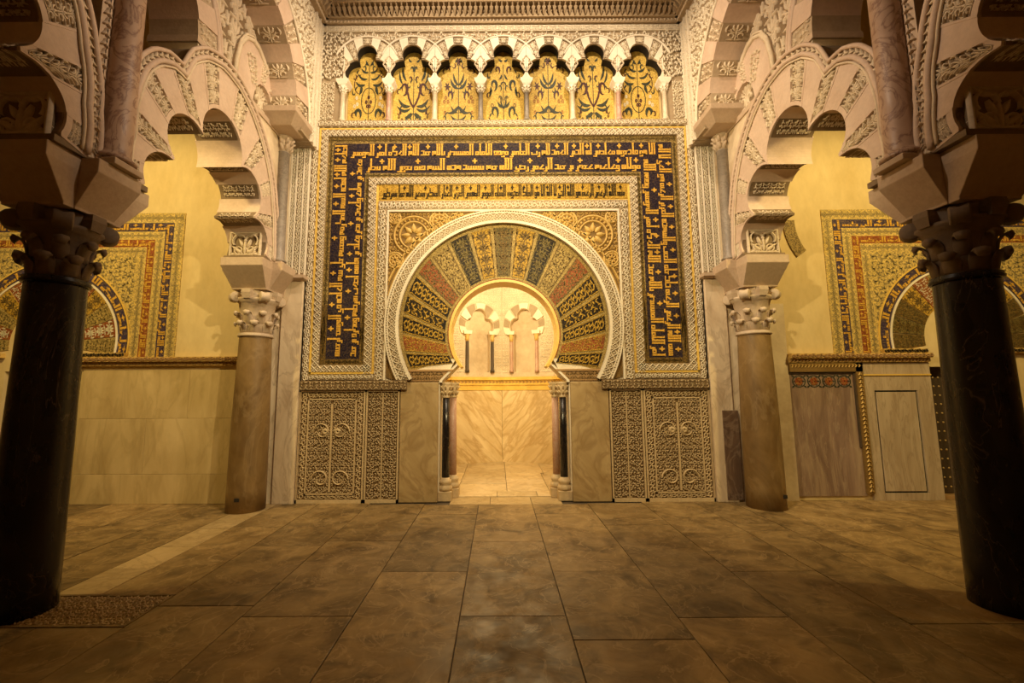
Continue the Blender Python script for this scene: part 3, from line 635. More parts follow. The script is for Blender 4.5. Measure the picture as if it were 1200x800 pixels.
# red fillets round the fan, gold reveal, impost band
MB().strip(pol((0, 2.47), tg, np.full(80, .845)), pol((0, 2.47), tg, np.full(80, .86)), fa, -.05, -.015).build('red_fillet', M['rust'], mih)
tg2 = np.linspace(R(218), R(-38), 64)
MB().strip(pol((0, 2.47), tg2, np.full(64, .805)), pol((0, 2.47), tg2, np.full(64, .845)), fa, -.36, -.015).build('gold_reveal', M['goldstrip'], mih)
for s in (-1, 1):
    x0, x1 = sorted((s * .80, s * 1.50))
    b = MB().prism([(s * .90, 1.755), (s * 1.47, 1.755), (s * 1.52, 1.90), (s * .80, 1.90)], fa, -.06, .0)
    b.prism([(s * .78, 1.895), (s * 1.52, 1.895), (s * 1.53, 1.925), (s * .77, 1.925)], fa, -.06, .02)
    o = b.build('impost_band', M['brownband'], mih)
    ornament('carving', [tile('fine', s * .92, s * 1.42, 1.77, 1.89, .12, .12, .01)], fa, M['bronze'], o, .0)
    mb = MB(); f_ = []
    for (xa, za, ya) in ((.70, 1.99, .36), (.76, 1.93, .30), (.93, 1.76, .10), (.93, 1.73, .10)):
        f_.append([(s * xa, -.012, za), (s * (xa + .045), -.012, za), (s * (xa + .045), .38, za), (s * xa, .38, za)])
    mb.loft(f_).build('flared_impost', M['plain'], mih)

# ---- dado slabs
def dado(x0, x1, label, cap, seed, carved=True):
    lo, hi = min(x0, x1), max(x0, x1)
    r_ = root('carved_marble_slab' if carved else 'plain_marble_slab', label, 'wall slab', ((lo + hi) / 2, 0, 0), 'carved dado slabs' if carved else 'plain jamb slabs')
    if not carved:
        MB().prism([(lo, .0), (hi, .0), (hi, 1.735), (lo, 1.735)], fa, -.03, .03).build('slab_face', M['slab'], r_, .01); return r_
    top = 1.62
    MB().prism([(lo, .0), (hi, .0), (hi, top), (lo, top)], fa, -.03, .015).build('slab_ground', M['dado_ground'], r_)
    D = M['dado']; e = .035; W = hi - lo
    fr = MB()
    for a, b, c, d in ((lo, lo + .022, 0, top), (hi - .022, hi, 0, top), (lo, hi, 0, .05), (lo, hi, top - .02, top)): fr.prism([(a, c), (b, c), (b, d), (a, d)], fa, .0, .045)
    P = []
    if W > .7:
        q = .13
        for a, b in ((lo + q, lo + q + .018), (hi - q - .018, hi - q)): fr.prism([(a, .12), (b, .12), (b, top - .12), (a, top - .12)], fa, .0, .04)
        for a in (.12, top - .14): fr.prism([(lo + q, a), (hi - q, a), (hi - q, a + .018), (lo + q, a + .018)], fa, .0, .04)
        for a, b in ((lo + .025, lo + q), (hi - q, hi - .025)):
            V, F = tile('scroll', .06, top - .03, a, b, .16, .1, .024); V = np.stack([V[:, 1], V[:, 0], V[:, 2]], 1); P.append((V, F))
        P.append(tile('scroll', lo + q, hi - q, .05, .12, .14, .07, .024)); P.append(tile('scroll', lo + q, hi - q, top - .12, top - .03, .14, .09, .024))
        c = (lo + hi) / 2; P.append(tile('wild', lo + q + .02, c - .02, .14, top - .14, .21, .21, .024)); P.append(tile('wild', hi - q - .02, c + .02, .14, top - .14, .21, .21, .024))
        fr.prism([(c - .013, .16), (c + .013, .16), (c + .013, top - .2), (c - .013, top - .2)], fa, 0, .045)
        st = []
        for cz in (.34, 1.02):
            for sg in (-1, 1):
                st.append(stroke(arc(c + sg * .14, cz, .13, 90 - sg * 90, 90 + sg * 250, 21, .06), .02))
                if cz > 1: st.append(stroke(arc(c + sg * .09, cz, .03, 0, 360, 9), .05))
        V, F = join(st); V[:, 2] *= .036; P.append((V, F))
    else:
        c = (lo + hi) / 2
        P.append(tile('wild', lo + e, c - .008, .06, top - .03, .21, .21, .024)); P.append(tile('wild', hi - e, c + .008, .06, top - .03, .21, .21, .024))
        fr.prism([(c - .008, .06), (c + .008, .06), (c + .008, top - .04), (c - .008, top - .04)], fa, 0, .038)
    fr.build('slab_frame', D, r_)
    ornament('carving', P, fa, D, r_, .015)
    # projecting carved course on top
    c0, c1 = cap
    o = MB().prism([(c0, 1.625), (c1, 1.625), (c1, 1.765), (c0, 1.765)], fa, -.03, .075).build('top_course', M['dado_ground'], r_)
    ornament('carving', [tile('c3', min(c0, c1) + .01, max(c0, c1) - .01, 1.635, 1.755, .17, .12, .016)], fa, D, o, .075)
    return r_
for s, nm in ((-1, 'left'), (1, 'right')):
    dado(s * 2.065, s * 3.045, 'broad carved vine slab at the %s end of the dado below the inscription' % nm, (s * 1.90, s * 3.03), 1)
    dado(s * 1.56, s * 2.05, 'narrow carved vine slab on the %s, between broad slab and plain marble' % nm, (s * 1.45, s * 1.90), 2)
    dado(s * .985, s * 1.552, 'smooth veined marble slab on the %s jamb of the lit niche' % nm, None, 3, False)
    # jamb columns: black in front, reddish behind
    for kx, ky, mt, lb in ((.885, .12, 'black', 'black marble jamb column at the %s front corner of the niche' % nm), (.80, .33, 'red', 'reddish jamb column behind the black one on the niche\'s %s side' % nm)):
        c = root('jamb_column', lb, 'column', (s * kx, ky, 0), 'niche jamb columns')
        z = .0
        MB().box((s * kx - .10, ky - .10, 0), (s * kx + .10, ky + .10, .14)).build('plinth', M['dado'], c, .008)
        MB().lathe((s * kx, ky, 0), [(.10, .14), (.105, .18), (.09, .21), (.075, .23), (.09, .25), (.088, .29), (.065, .30), (.06, .33)], 24).build('base', M['dado'], c)
        MB().lathe((s * kx, ky, 0), [(.058, .32), (.056, 1.0), (.053, 1.50)], 24).build('shaft', M[mt], c)
        cp = MB().lathe((s * kx, ky, 0), [(.055, 1.50), (.065, 1.51), (.055, 1.525), (.062, 1.60), (.085, 1.64), (.075, 1.655), (.09, 1.70), (.10, 1.735)], 20)
        for k in range(8):
            a = k * PI / 4
            for zz, rr in ((1.60, .072), (1.68, .085)):
                cp.tube([(s * kx + (rr - .02) * math.cos(a), ky + (rr - .02) * math.sin(a), zz - .05), (s * kx + rr * math.cos(a), ky + rr * math.sin(a), zz - .015), (s * kx + (rr + .022) * math.cos(a), ky + (rr + .022) * math.sin(a), zz)], [.018, .016, .009], 6)
        cp.build('capital', M['dado'], c)

# ================================================================== BLIND ARCADE
arcade = root('blind_arcade', 'row of seven three-lobed stucco arches over the inscription frame', 'arcade', (0, 0, 5.9))
STEP = .746; BX = [(-3 + i) * STEP + .02 for i in range(7)]
def a_in(th, c, xc):
    return np.maximum.reduce([ray_circ(th, xc - .155, 6.80, .20, c), ray_circ(th, xc + .155, 6.80, .20, c), ray_circ(th, xc, 7.10, .165, c), ray_box(th, xc - .285, xc + .285, 5.9, 6.75, c)])
sill = flatbar('sill', -2.95, 2.95, 5.815, 5.915, .05, GR, 'scroll', ST, .13, .014, parent=arcade)
for i, xc in enumerate(BX):
    c = (xc, 6.60); th = np.linspace(PI, 0, 91)
    A = pol(c, th, a_in(th, c, xc)); B = pol(c, th, ray_box(th, xc - STEP / 2, xc + STEP / 2, 5, 7.62, c))
    for cx in (xc - STEP / 2, xc + STEP / 2):
        q = np.argmin([(b[0] - cx) ** 2 + (b[1] - 7.62) ** 2 for b in B]); B[q] = (cx, 7.62)
    wl = MB().strip(A, B, fa, -.14, .0).build('arch_plate', M['ground'], arcade)
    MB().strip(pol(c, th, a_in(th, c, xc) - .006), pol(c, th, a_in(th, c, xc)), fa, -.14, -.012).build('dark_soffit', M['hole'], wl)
    NVo = 11
    EDG = [-2, 50, 61.4, 72.8, 84.2, 95.8, 107.2, 118.6, 130, 182]
    for k in range(9):
        t = np.linspace(R(EDG[k]), R(EDG[k + 1]) - .012, 9 if 0 < k < 8 else 24)
        r0 = a_in(t, c, xc); r1 = np.minimum(ray_circ(t, xc, 6.87, .52, c), ray_box(t, xc - STEP / 2 + .002, xc + STEP / 2 - .002, 5, 8, c)); r1 = np.maximum(r1, r0 + .03)
        plain = k in (0, 8) or k % 2 == 1
        vo = MB().strip(pol(c, t, r0), pol(c, t, r1), fa, -.012, .035 if plain else .018).build('voussoir', M['plain'] if plain else M['ground'], wl)
        if k in (0, 8):                                          # small carved lozenge on the shoulder block
            sg = 1 if k == 0 else -1; px_ = xc + sg * (STEP / 2 - .012)
            V, F = join([stroke(seg(px_ - sg * a0, z0, px_ - sg * a1, z1, 4), .022) for a0, z0, a1, z1 in ((0, 6.76, .085, 6.9), (.085, 6.9, 0, 7.04))] + [stroke(*leaf(px_ - sg * .02, zz, px_ - sg * .055, zz + .05, .022)) for zz in (6.83, 6.89, 6.94)]); V[:, 2] *= .014
            quads('lozenge', npmap(fa, V, .035), F, M['arch_stucco'], vo)
        if not plain:
            def vm(u, v, h, t0=t[0], t1=t[-1]):
                tt = t0 + (t1 - t0) * u; q0 = a_in(tt, c, xc) + .02; q1 = np.maximum(np.minimum(ray_circ(tt, xc, 6.87, .52, c), ray_box(tt, xc - STEP / 2, xc + STEP / 2, 5, 8, c)) - .02, q0 + .02)
                r = q0 + (q1 - q0) * v; return (c[0] + r * np.cos(tt), -h, c[1] + r * np.sin(tt))
            V, F = tile('palm', .06, .94, 0, 1, 1, .5, .016); quads('carving', npmap(vm, V, .018), F, M['stucco'], vo)
    # round interlaced moulding and carved spandrel
    tm = np.linspace(R(158), R(22), 30)
    MB().tube([fa(x, z, .03) for x, z in pol((xc, 6.87), tm, np.full(30, .535))], .016, 6).build('round_moulding', M['plain'], wl)
    def spn(u, v): return (np.hypot(u - xc, v - 6.87) > .56)
    V, F = keep(*tile('wild', xc - STEP / 2, xc + STEP / 2, 6.95, 7.5, .37, .37, .024), spn)
    if len(F): quads('carving', npmap(fa, V), F, ST, wl)
for s in (-1, 1):
    x0, x1 = sorted((s * (3.5 * STEP + .02 * s), s * 2.97))
    MB().prism([(x0, 5.9), (x1, 5.9), (x1, 7.62), (x0, 7.62)], fa, -.14, .0).build('end_panel', M['ground'], arcade)
    o = MB().prism([(x0 + .12 if s > 0 else x0, 5.92), (x1 if s > 0 else x1 - .12, 5.92), (x1 if s > 0 else x1 - .12, 6.62), (x0 + .12 if s > 0 else x0, 6.62)], fa, -.02, .02).build('end_carving', M['ground'], arcade)
    ornament('carving', [tile('wild', x0 + .13 if s > 0 else x0 + .02, x1 - .02 if s > 0 else x1 - .13, 5.94, 6.6, .2, .25, .02), tile('wild', x0, x1, 6.66, 7.5, .33, .36, .02)], fa, ST, o, .02)
flatbar('top_fillet', -2.95, 2.95, 7.50, 7.60, .03, ST, 'fine', M['plain'], .14, .012, parent=arcade)
# seven mosaic panels
def plant(kind):
    S = [(seg(.5, .0, .5, .9, 5), .018, 'teal')]
    def both(p, w_, m): S.append((p, w_, m)); S.append((np.stack([1 - p[:, 0], p[:, 1]], 1), w_, m))
    def lf(x0, y0, x1, y1, w_, m, b=.15): p, q = leaf(x0, y0, x1, y1, w_, b, 8); both(p, q, m)
    if kind == 0:      # wreath
        both(arc(.5, .38, .19, 270, 90, 12), .022, 'teal'); both(arc(.22, .18, .09, -40, 230, 10, .04), leafw(10, .08), 'teal')
        for a in ((.42, .1, .12, .05, .07), (.45, .12, .3, .02, .06), (.4, .62, .14, .66, .08), (.3, .6, .24, .46, .07), (.46, .7, .2, .78, .06), (.48, .8, .28, .86, .06), (.48, .9, .40, .98, .05)): lf(*a, 'teal')
        for x, y in ((.44, .36), (.5, .43), (.47, .30), (.18, .42), (.13, .3), (.2, .33)): both(arc(x, y, .022, 0, 360, 8), .03, 'plum' if x > .4 else 'whitem')
        both(arc(.25, .62, .14, 80, 260, 10), .02, 'plum')
    elif kind == 1:    # palmette scroll
        both(arc(.24, .55, .10, -110, 220, 12, .05), leafw(12, .075), 'plum'); both(np.array([(.34, .5), (.37, .42), (.44, .33), (.5, .28)]), .05, 'plum')
        for a in ((.42, .30, .10, .40, .09), (.42, .26, .06, .30, .08), (.45, .2, .28, .14, .1), (.4, .05, .3, .14, .09), (.45, .02, .2, .03, .07), (.2, .62, .12, .82, .05), (.3, .66, .2, .9, .06), (.44, .95, .35, 1.0, .05)): lf(*a, 'teal')
        both(arc(.4, .7, .05, -90, 180, 9, .02), leafw(9, .04), 'plum'); both(arc(.44, .84, .05, -60, 200, 9, .02), leafw(9, .05), 'teal')
        for x, y in ((.12, .14), (.2, .1), (.16, .2)): both(arc(x, y, .02, 0, 360, 8), .025, 'bronze')
    elif kind == 2:    # tall flower
        for a in ((.5, .3, .2, .2, .09), (.5, .1, .15, .05, .09), (.48, .2, .3, .3, .05), (.5, .55, .28, .7, .08), (.5, .6, .36, .78, .06), (.5, .1, .3, .16, .06)): lf(*a, 'teal')
        both(arc(.27, .45, .08, -60, 230, 10, .03), leafw(10, .06), 'plum')
        for cx, cy in ((.22, .88), (.2, .58), (.5, .95)):
            for k in range(6):
                t = k * PI / 3; p, q = leaf(cx, cy, cx + .09 * math.cos(t), cy + .07 * math.sin(t), .04, 0, 5); S.append((p, q, 'plum')); S.append((np.stack([1 - p[:, 0], p[:, 1]], 1), q, 'plum'))
        for x, y in ((.12, .36), (.16, .42), (.22, .36), (.14, .2)): both(arc(x, y, .024, 0, 360, 8), .02, 'rust')
    else:              # double scrolls
        both(arc(.26, .20, .10, -60, 250, 12, .04), leafw(12, .07), 'teal'); both(arc(.24, .60, .09, -80, 230, 12, .04), leafw(12, .07), 'teal'); both(arc(.34, .82, .07, -60, 220, 10, .03), leafw(10, .05), 'plum')
        for a in ((.5, .28, .34, .36, .07), (.5, .25, .44, .38, .05), (.16, .58, .12, .42, .06), (.4, .1, .16, .08, .06), (.46, .76, .38, .68, .05), (.48, .96, .38, .99, .06)): lf(*a, 'teal')
        both(arc(.40, .40, .06, -90, 180, 9, .02), leafw(9, .06), 'olive'); both(arc(.2, .3, .03, 0, 360, 8), .02, 'plum')
    fill = (((.10, .16), (.11, .50), (.13, .74), (.36, .86)), ((.10, .50), (.38, .60), (.12, .22), (.40, .10)), ((.12, .80), (.36, .52), (.38, .90), (.12, .12)), ((.10, .44), (.12, .74), (.10, .10), (.40, .56)))[kind]
    for n_, (x, y) in enumerate(fill):
        both(arc(x, y, .055, 40 + 80 * n_, 300 + 80 * n_, 9, .018), leafw(9, .034), 'teal' if n_ % 2 else 'plum'); lf(x + .03, y + .03, x + .10, y + .09, .035, 'teal')
    return S
ORD = ('first', 'second', 'third', 'fourth', 'fifth', 'sixth', 'seventh')
for i, xc in enumerate(BX):
    kd = (0, 1, 2, 3, 2, 1, 0)[i]
    what = ('wreath and dark leaves', 'facing palmette scrolls', 'a tall flowering plant', 'paired green scrolls')[kd]
    p = root('arcade_mosaic', 'gold mosaic panel with %s in the %s arch from the left' % (what, ORD[i]), 'mosaic', (xc, .15, 5.92), 'gold mosaics in the blind arcade')
    MB().prism([(xc - .34, 5.92), (xc + .34, 5.92), (xc + .34, 7.34), (xc - .34, 7.34)], fa, -.155, -.145).build('gold_ground', M['goldlight'], p)
    by = {}
    for n_, (pp, wd, mt) in enumerate(plant(kd)):
        q = pp * np.array([.62, 1.22]) + np.array([xc - .31, 5.93]); V, F = stroke(q, np.asarray(wd) * .62, True); V[:, 2] = (n_ % 7) * .0004; by.setdefault(mt, []).append((V, F))
    for mt, L in by.items(): ornament('plant_mosaic', L, fa, M[mt], p, -.142)
def colonnette(c, r, z0, z1, mat, capm, o):
    x, y = c
    MB().lathe((x, y, 0), [(r * 1.4, z0), (r * 1.4, z0 + .03), (r * 1.15, z0 + .05), (r, z0 + .06), (r * .93, z1 - r * 3.4), (r * 1.12, z1 - r * 3.3), (r * .95, z1 - r * 3.1)], 20).build('shaft', mat, o)
    cp = MB().lathe((x, y, 0), [(r * .95, z1 - r * 3.1), (r * 1.1, z1 - r * 1.6), (r * 1.5, z1 - r * .9), (r * 1.25, z1 - r * .8), (r * 1.6, z1 - r * .15), (r * 1.7, z1)], 16)
    for k in range(8):
        a = k * PI / 4
        for zz, rr in ((z1 - r * 1.9, r * 1.15), (z1 - r * .6, r * 1.5)):
            cp.tube([(x + (rr - .35 * r) * math.cos(a), y + (rr - .35 * r) * math.sin(a), zz - r * .9), (x + rr * math.cos(a), y + rr * math.sin(a), zz - r * .3), (x + (rr + r * .4) * math.cos(a), y + (rr + r * .4) * math.sin(a), zz)], [r * .34, r * .3, r * .16], 5)
    cp.build('capital', capm, o)
CM = ('cream', 'red', 'cream', 'grey', 'grey', 'cream', 'red', 'cream'); CN = ('cream', 'reddish', 'white', 'grey', 'dark grey', 'white', 'reddish', 'cream')
for i in range(8):
    x = BX[0] - STEP / 2 + i * STEP
    o = root('colonnette', '%s colonnette of the blind arcade, %s of eight from the left' % (CN[i], (ORD + ('eighth',))[i]), 'colonnette', (x, -.0, 5.915), 'blind arcade colonnettes')
    colonnette((x, -.005), .040, 5.916, 6.53, M[CM[i]], M['plain'], o)
    MB().loft([[(x - a, -.05 - b, z), (x + a, -.05 - b, z), (x + a, .12, z), (x - a, .12, z)] for a, b, z in ((.06, 0, 6.531), (.07, .01, 6.55), (.10, .015, 6.60), (.10, .015, 6.64))]).build('impost', M['plain'], o)

# ---- cornice round the bay
def cornice_run(name, f, L, parent=None):
    K = M['cornice']; mb = MB()
    for z0, z1, h in ((7.62, 7.69, .06), (7.69, 7.85, .10), (7.85, 7.93, .22), (7.93, 8.02, .27), (8.02, 8.10, .36), (8.10, 8.4, .44)): mb.prism([(0, z0), (L, z0), (L, z1), (0, z1)], f, -.05, h)
    o = struct(name, mb, K)
    br = MB(); n = int(L / .085)
    for i in range(n):
        u = (i + .5) * L / n
        br.loft([[f(u - a, z, .09), f(u + a, z, .09), f(u + a, z, h), f(u - a, z, h)] for a, z, h in ((.006, 7.71, .125), (.022, 7.77, .165), (.032, 7.80, .18), (.012, 7.81, .18), (.012, 7.85, .215))])
    b = br.build('brackets', K, o); b['kind'] = 'stuff'
    ornament('carving', [tile('zig', .05, L - .05, 7.63, 7.685, .06, .055, .012)], f, M['arch_stucco'], o, .06)
    ornament('carving', [tile('bead', .05, L - .05, 7.87, 7.92, .05, .05, .012)], f, K, o, .22)
    ornament('carving', [tile('wild', .05, L - .05, 8.14, 8.36, .3, .22, .015)], f, K, o, .44)
cornice_run('trim_1', lambda u, v, h: (u - 2.95, -h, v), 5.9)

# ================================================================== SIDE ARCADES (built on the left, mirrored to the right)
K_ = 1.045; SC = -1.696; XF = -3.319
def sm(u, v, h): return (XF + h * K_ + 0 * u, u * K_ + SC, 1.6 + (v - 1.6) * K_)       # u along the nave, h towards the nave, v height
def sb(u, v, h): return (-3.18 + h + 0 * u, u - 1.9, v + 0 * u)
def copy_tree(o, parent=None, **kw):
    c = o.copy(); C.objects.link(c); c.parent = parent
    for ch in list(o.children): copy_tree(ch, c)
    return c
def mirror_copy(o, label, dy=0.0, flip=True):
    c = copy_tree(o); c['label'] = label
    if flip: c.location.x = -o.location.x; c.scale = (-1, 1, 1)
    c.location.y += dy
    return c
# ---- big columns
def big_column(x, y, r0, r1, shaft, cap, imp, label, zn=2.40):
    o = root('column', label, 'column', (x, y, 0), 'large columns of the side arcades')
    zi = 3.03
    MB().lathe((x, y, 0), [(r0, 0.001), (r0 * 1.0, .3), (r0 * .97, 1.2), (r1, zn - .07), (r1, zn - .055)], 48).build('shaft', shaft, o)
    MB().lathe((x, y, 0), [(r1, zn - .056), (r1 + .02, zn - .05), (r1 + .024, zn - .03), (r1 + .012, zn - .018), (r1 + .018, zn - .006), (r1 - .01, zn)], 48).build('neck_ring', shaft if shaft == M['black'] else cap, o)
    cp = MB().lathe((x, y, 0), [(r1 - .01, zn), (r1 - .015, zn + .12), (r1 + .0, zn + .24), (r1 + .03, zi - .17), (r1 + .075, zi - .14), (r1 + .07, zi - .11), (r1 + .02, zi - .10), (r1 + .04, zi - .02), (r1 + .04, zi)], 40)
    c_ = cp.build('capital', cap, o)
    def hook(a, zb, zt, rb, out, w_):
        d = Vector((math.cos(a), math.sin(a), 0)); t = Vector((-d.y, d.x, 0)); P0 = Vector((x, y, 0)); rings = []
        for rr, z, ww, th_ in ((rb, zb, w_ * .9, .02), (rb + .012, zb + (zt - zb) * .55, w_, .025), (rb + out * .45, zb + (zt - zb) * .9, w_ * .95, .03), (rb + out * .85, zt, w_ * .85, .032), (rb + out, zt - .03, w_ * .7, .026), (rb + out * .95, zt - .05, w_ * .5, .018)):
            c = P0 + d * rr + Vector((0, 0, z)); n_ = d * th_ * .75 + Vector((0, 0, th_ * .55))
            rings.append([tuple(c + t * ww * .5 - n_ * .6), tuple(c + t * ww * .5 + n_ * .5), tuple(c + n_), tuple(c - t * ww * .5 + n_ * .5), tuple(c - t * ww * .5 - n_ * .6)])
        return MB().loft(rings, True)
    for k in range(8): hook(k * PI / 4 + .39, zn + .01, zn + .15, r1 - .02, .085, .115).build('lower_leaf', cap, c_)
    for k in range(8): hook(k * PI / 4, zn + .13, zn + .29, r1 - .015, .09, .105).build('upper_leaf', cap, c_)
    for k in range(4):
        a = PI / 4 + k * PI / 2; d = Vector((math.cos(a), math.sin(a), 0)); t = Vector((-d.y, d.x, 0)); p = Vector((x, y, zi - .10)) + d * (r1 + .085)
        v = MB()
        for off in (-1,):
            rings = []
            for q, rr in ((-.06, .062), (-.05, .075), (0, .06), (.05, .075), (.06, .062)):
                rings.append([tuple(p + t * q + d * rr * math.cos(2 * PI * i / 14) + Vector((0, 0, rr * math.sin(2 * PI * i / 14)))) for i in range(14)])
            v.loft(rings, True)
        v.build('volute', cap, c_)
    for k in range(4):
        a = k * PI / 2; d = Vector((math.cos(a), math.sin(a), 0)); t = Vector((-d.y, d.x, 0)); p = Vector((x, y, 0)) + d * (r1 + .03)
        MB().loft([[tuple(p + t * s1 * ww + d * s2 * dd + Vector((0, 0, z))) for s1, s2 in ((-1, -1), (1, -1), (1, 1), (-1, 1))] for z, ww, dd in ((zi - .13, .05, .06), (zi - .05, .065, .08), (zi, .06, .075))]).build('abacus_boss', cap, c_)
    # impost: a cross of four flaring arms
    im = MB()
    def arm(ax, a0, a1, hw0, hw1):
        rings = []
        for z, q, e in ((zi, 0, 0), (zi + .02, 0, 0), (zi + .29, 1, 1), (zi + .31, 1, 1), (zi + .40, 1, 1)):
            L = a0 + (a1 - a0) * q; W = hw0 + (hw1 - hw0) * e
            rings.append([(x - L, y - W, z), (x + L, y - W, z), (x + L, y + W, z), (x - L, y + W, z)] if ax == 'x' else [(x - W, y - L, z), (x + W, y - L, z), (x + W, y + L, z), (x - W, y + L, z)])
        im.loft(rings)
    arm('y', .25, .455, .24, .29); arm('x', .25, .43, .17, .20)
    i_ = im.build('impost', imp, o, .006)
    return o
CF, CN_ = -.34, -3.08
big_column(-3.576, CF, .245, .208, M['brown'], M['cap'], M['impost'], 'brown marble column with carved capital standing left of the mihrab by the wall', 2.43)
big_column(3.585, CF, .245, .208, M['brown'], M['cap'], M['impost'], 'brown marble column with carved capital standing right of the mihrab by the wall', 2.43)
big_column(-3.637, CN_, .208, .185, M['black'], M['capdark'], M['impost'], 'near black marble column at the left edge with a dark capital', 2.51)
big_column(3.66, CN_, .212, .193, M['black'], M['capdark'], M['impost'], 'near black marble column at the right edge with a dark capital', 2.50)
for s, z in ((-1, .16), (1, .16)):
    x = s * 3.58 + (.02 if s < 0 else .13)
    MB().box((x - .03, CF - .255 if s < 0 else CF - .225, z), (x + .03, CF - .15, z + .045)).build('socket_hole', M['hole'], [o for o in bpy.data.objects if o.name.startswith('column') and o.location.x * s > 0 and o.location.y > -1][0])

# ---- lobed arch of the lower tier
LC = (0.0, 3.66)
CIR = ((0, 4.40, .345), (.50, 4.06, .29), (-.50, 4.06, .29), (.75, 3.55, .26), (-.75, 3.55, .26))
def l_in(th):
    r = ray_box(th, -.985, .985, 3.3, 3.72, LC)
    a = np.array([ray_circ(th, cx, cz, q, LC) for cx, cz, q in CIR])
    return np.maximum(np.maximum(np.minimum(r, 1.2) * (np.sin(th) < -.12), a.max(0)), .70)
OUTP = [(1.17, 3.36), (1.15, 3.75), (1.08, 4.16), (.95, 4.55), (.75, 4.86), (.50, 5.10), (.20, 5.25), (-.10, 5.27), (-.36, 5.16), (-.55, 4.97), (-.64, 4.72), (-.80, 4.72), (-.96, 4.62), (-1.08, 4.45), (-1.15, 4.2), (-1.17, 3.8), (-1.17, 3.36)]
oa = np.array([math.atan2(z - LC[1], u) for u, z in OUTP]); oa = np.where(oa < -PI / 2, oa + 2 * PI, oa); orr = np.array([math.hypot(u, z - LC[1]) for u, z in OUTP])
def l_out(th): return np.interp(th, oa, orr)
TH0, TH1 = oa[0], oa[-1]
T_ = .54
la = root('lobed_arch', 'many-lobed stucco arch between the two left columns, alternate voussoirs carved', 'arch', (XF - .27, SC, 3.35), 'lobed arches of the side arcades')
NL = 19
for k in range(NL):
    t = np.linspace(TH0 + (TH1 - TH0) * k / NL, TH0 + (TH1 - TH0) * (k + 1) / NL, 11)
    carved = k % 2 == 0
    A = pol(LC, t, l_in(t)); B = pol(LC, t, np.maximum(l_out(t), l_in(t) + .03))
    h1 = -.02 if carved else 0.0
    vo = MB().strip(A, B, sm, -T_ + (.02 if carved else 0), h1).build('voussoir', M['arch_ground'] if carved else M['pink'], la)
    if carved:
        t0, t1 = t[0], t[-1]; d = (t1 - t0)
        fr = MB()
        for a, b in ((0, .09), (.91, 1)):
            q = np.linspace(t0 + d * a, t0 + d * b, 4); fr.strip(pol(LC, q, l_in(q)), pol(LC, q, l_out(q)), sm, -.03, .004)
        q = np.linspace(t0, t1, 11); fr.strip(pol(LC, q, l_in(q)), pol(LC, q, l_in(q) + .045), sm, -.03, .002); fr.strip(pol(LC, q, l_out(q) - .03), pol(LC, q, l_out(q)), sm, -.03, .002)
        fr.build('voussoir_frame', M['pink'], vo)
        def vm(u, v, h, t0=t0, d=d):
            tt = t0 + d * (.10 + .8 * u); q0 = l_in(tt) + .05; q1 = l_out(tt) - .035; r = q0 + (q1 - q0) * v; return sm(LC[0] + r * np.cos(tt), LC[1] + r * np.sin(tt), h)
        V, F = tile('palm', 0, 1, 0, 1, 1, .34, .024); quads('carving', npmap(vm, V, -.02), F, M['arch_stucco'], vo)
        # carved band across the soffit
        def sf(u, v, h, t0=t0, d=d):
            tt = t0 + d * (.14 + .72 * v); r = l_in(tt) - h; return sm(LC[0] + r * np.cos(tt), LC[1] + r * np.sin(tt), -.07 - (T_ - .14) * u)
        V, F = tile('c1', 0, 1, 0, 1, .25, 1, .016); quads('soffit_carving', npmap(sf, V), F, M['arch_stucco'], vo)
# moulding along the back of the arch
for off, rr, mt in ((-.005, .026, 'pink'), (.085, .022, 'pink'), (-.045, .012, 'arch_stucco')):
    t = np.linspace(TH0 + .02, TH1 - .02, 70); P = pol(LC, t, l_out(t) + off)
    MB().tube([sm(u, v, .012) for u, v in P], rr, 6).build('arch_moulding', M[mt], la)
def mo(u, v, h): r = l_out(u) + v; return sm(LC[0] + r * np.cos(u), LC[1] + r * np.sin(u), h)
o = MB().strip(pol(LC, np.linspace(TH0, TH1, 60), l_out(np.linspace(TH0, TH1, 60)) - .005), pol(LC, np.linspace(TH0, TH1, 60), l_out(np.linspace(TH0, TH1, 60)) + .075), sm, -.3, .0).build('moulding_band', M['arch_ground'], la)
ornament('carving', [tile('zig', TH0, TH1, .0, .07, .05, .07, .018)], mo, M['arch_stucco'], o, 0)
# springer blocks facing down the nave, carved with a heart of leaves
for s, nm in ((1, 'far'), (-1, 'near')):
    def fm(u, v, h, s=s): return sm(s * (.945 - h), v, -.27 + u)
    o = MB().prism([(-.27, 3.352), (.27, 3.352), (.27, 3.40), (-.27, 3.40)], fm, -.30, .0).prism([(-.20, 3.40), (.20, 3.40), (.20, 3.72), (-.20, 3.72)], fm, -.25, -.03).build('springer_block', M['arch_ground'], la)
    S = []
    for m_ in (-1, 1):
        S += [stroke(arc(m_ * .08, 3.60, .085, 90 - m_ * 130, 90 + m_ * 90, 10), .022), stroke(arc(m_ * .085, 3.47, .05, 0, 360, 10), .02), stroke(*leaf(m_ * .02, 3.42, m_ * .17, 3.53, .05)), stroke(*leaf(m_ * .03, 3.66, m_ * .17, 3.71, .04)), stroke(*leaf(m_ * .03, 3.52, m_ * .075, 3.62, .04)), stroke(*leaf(m_ * .10, 3.40, m_ * .18, 3.44, .03))]
        S += [stroke(seg(m_ * .195, 3.4, m_ * .195, 3.72, 3), .03)]
    S += [stroke(seg(-.19, 3.412, .19, 3.412, 3), .025), stroke(seg(-.19, 3.71, .19, 3.71, 3), .025), stroke(*leaf(0, 3.42, 0, 3.6, .05))]
    V, F = join(S); V[:, 2] *= .03; quads('heart_carving', npmap(fm, V, -.03), F, M['arch_stucco'], o)
mirror_copy(la, 'many-lobed stucco arch between the two right columns, alternate voussoirs carved')
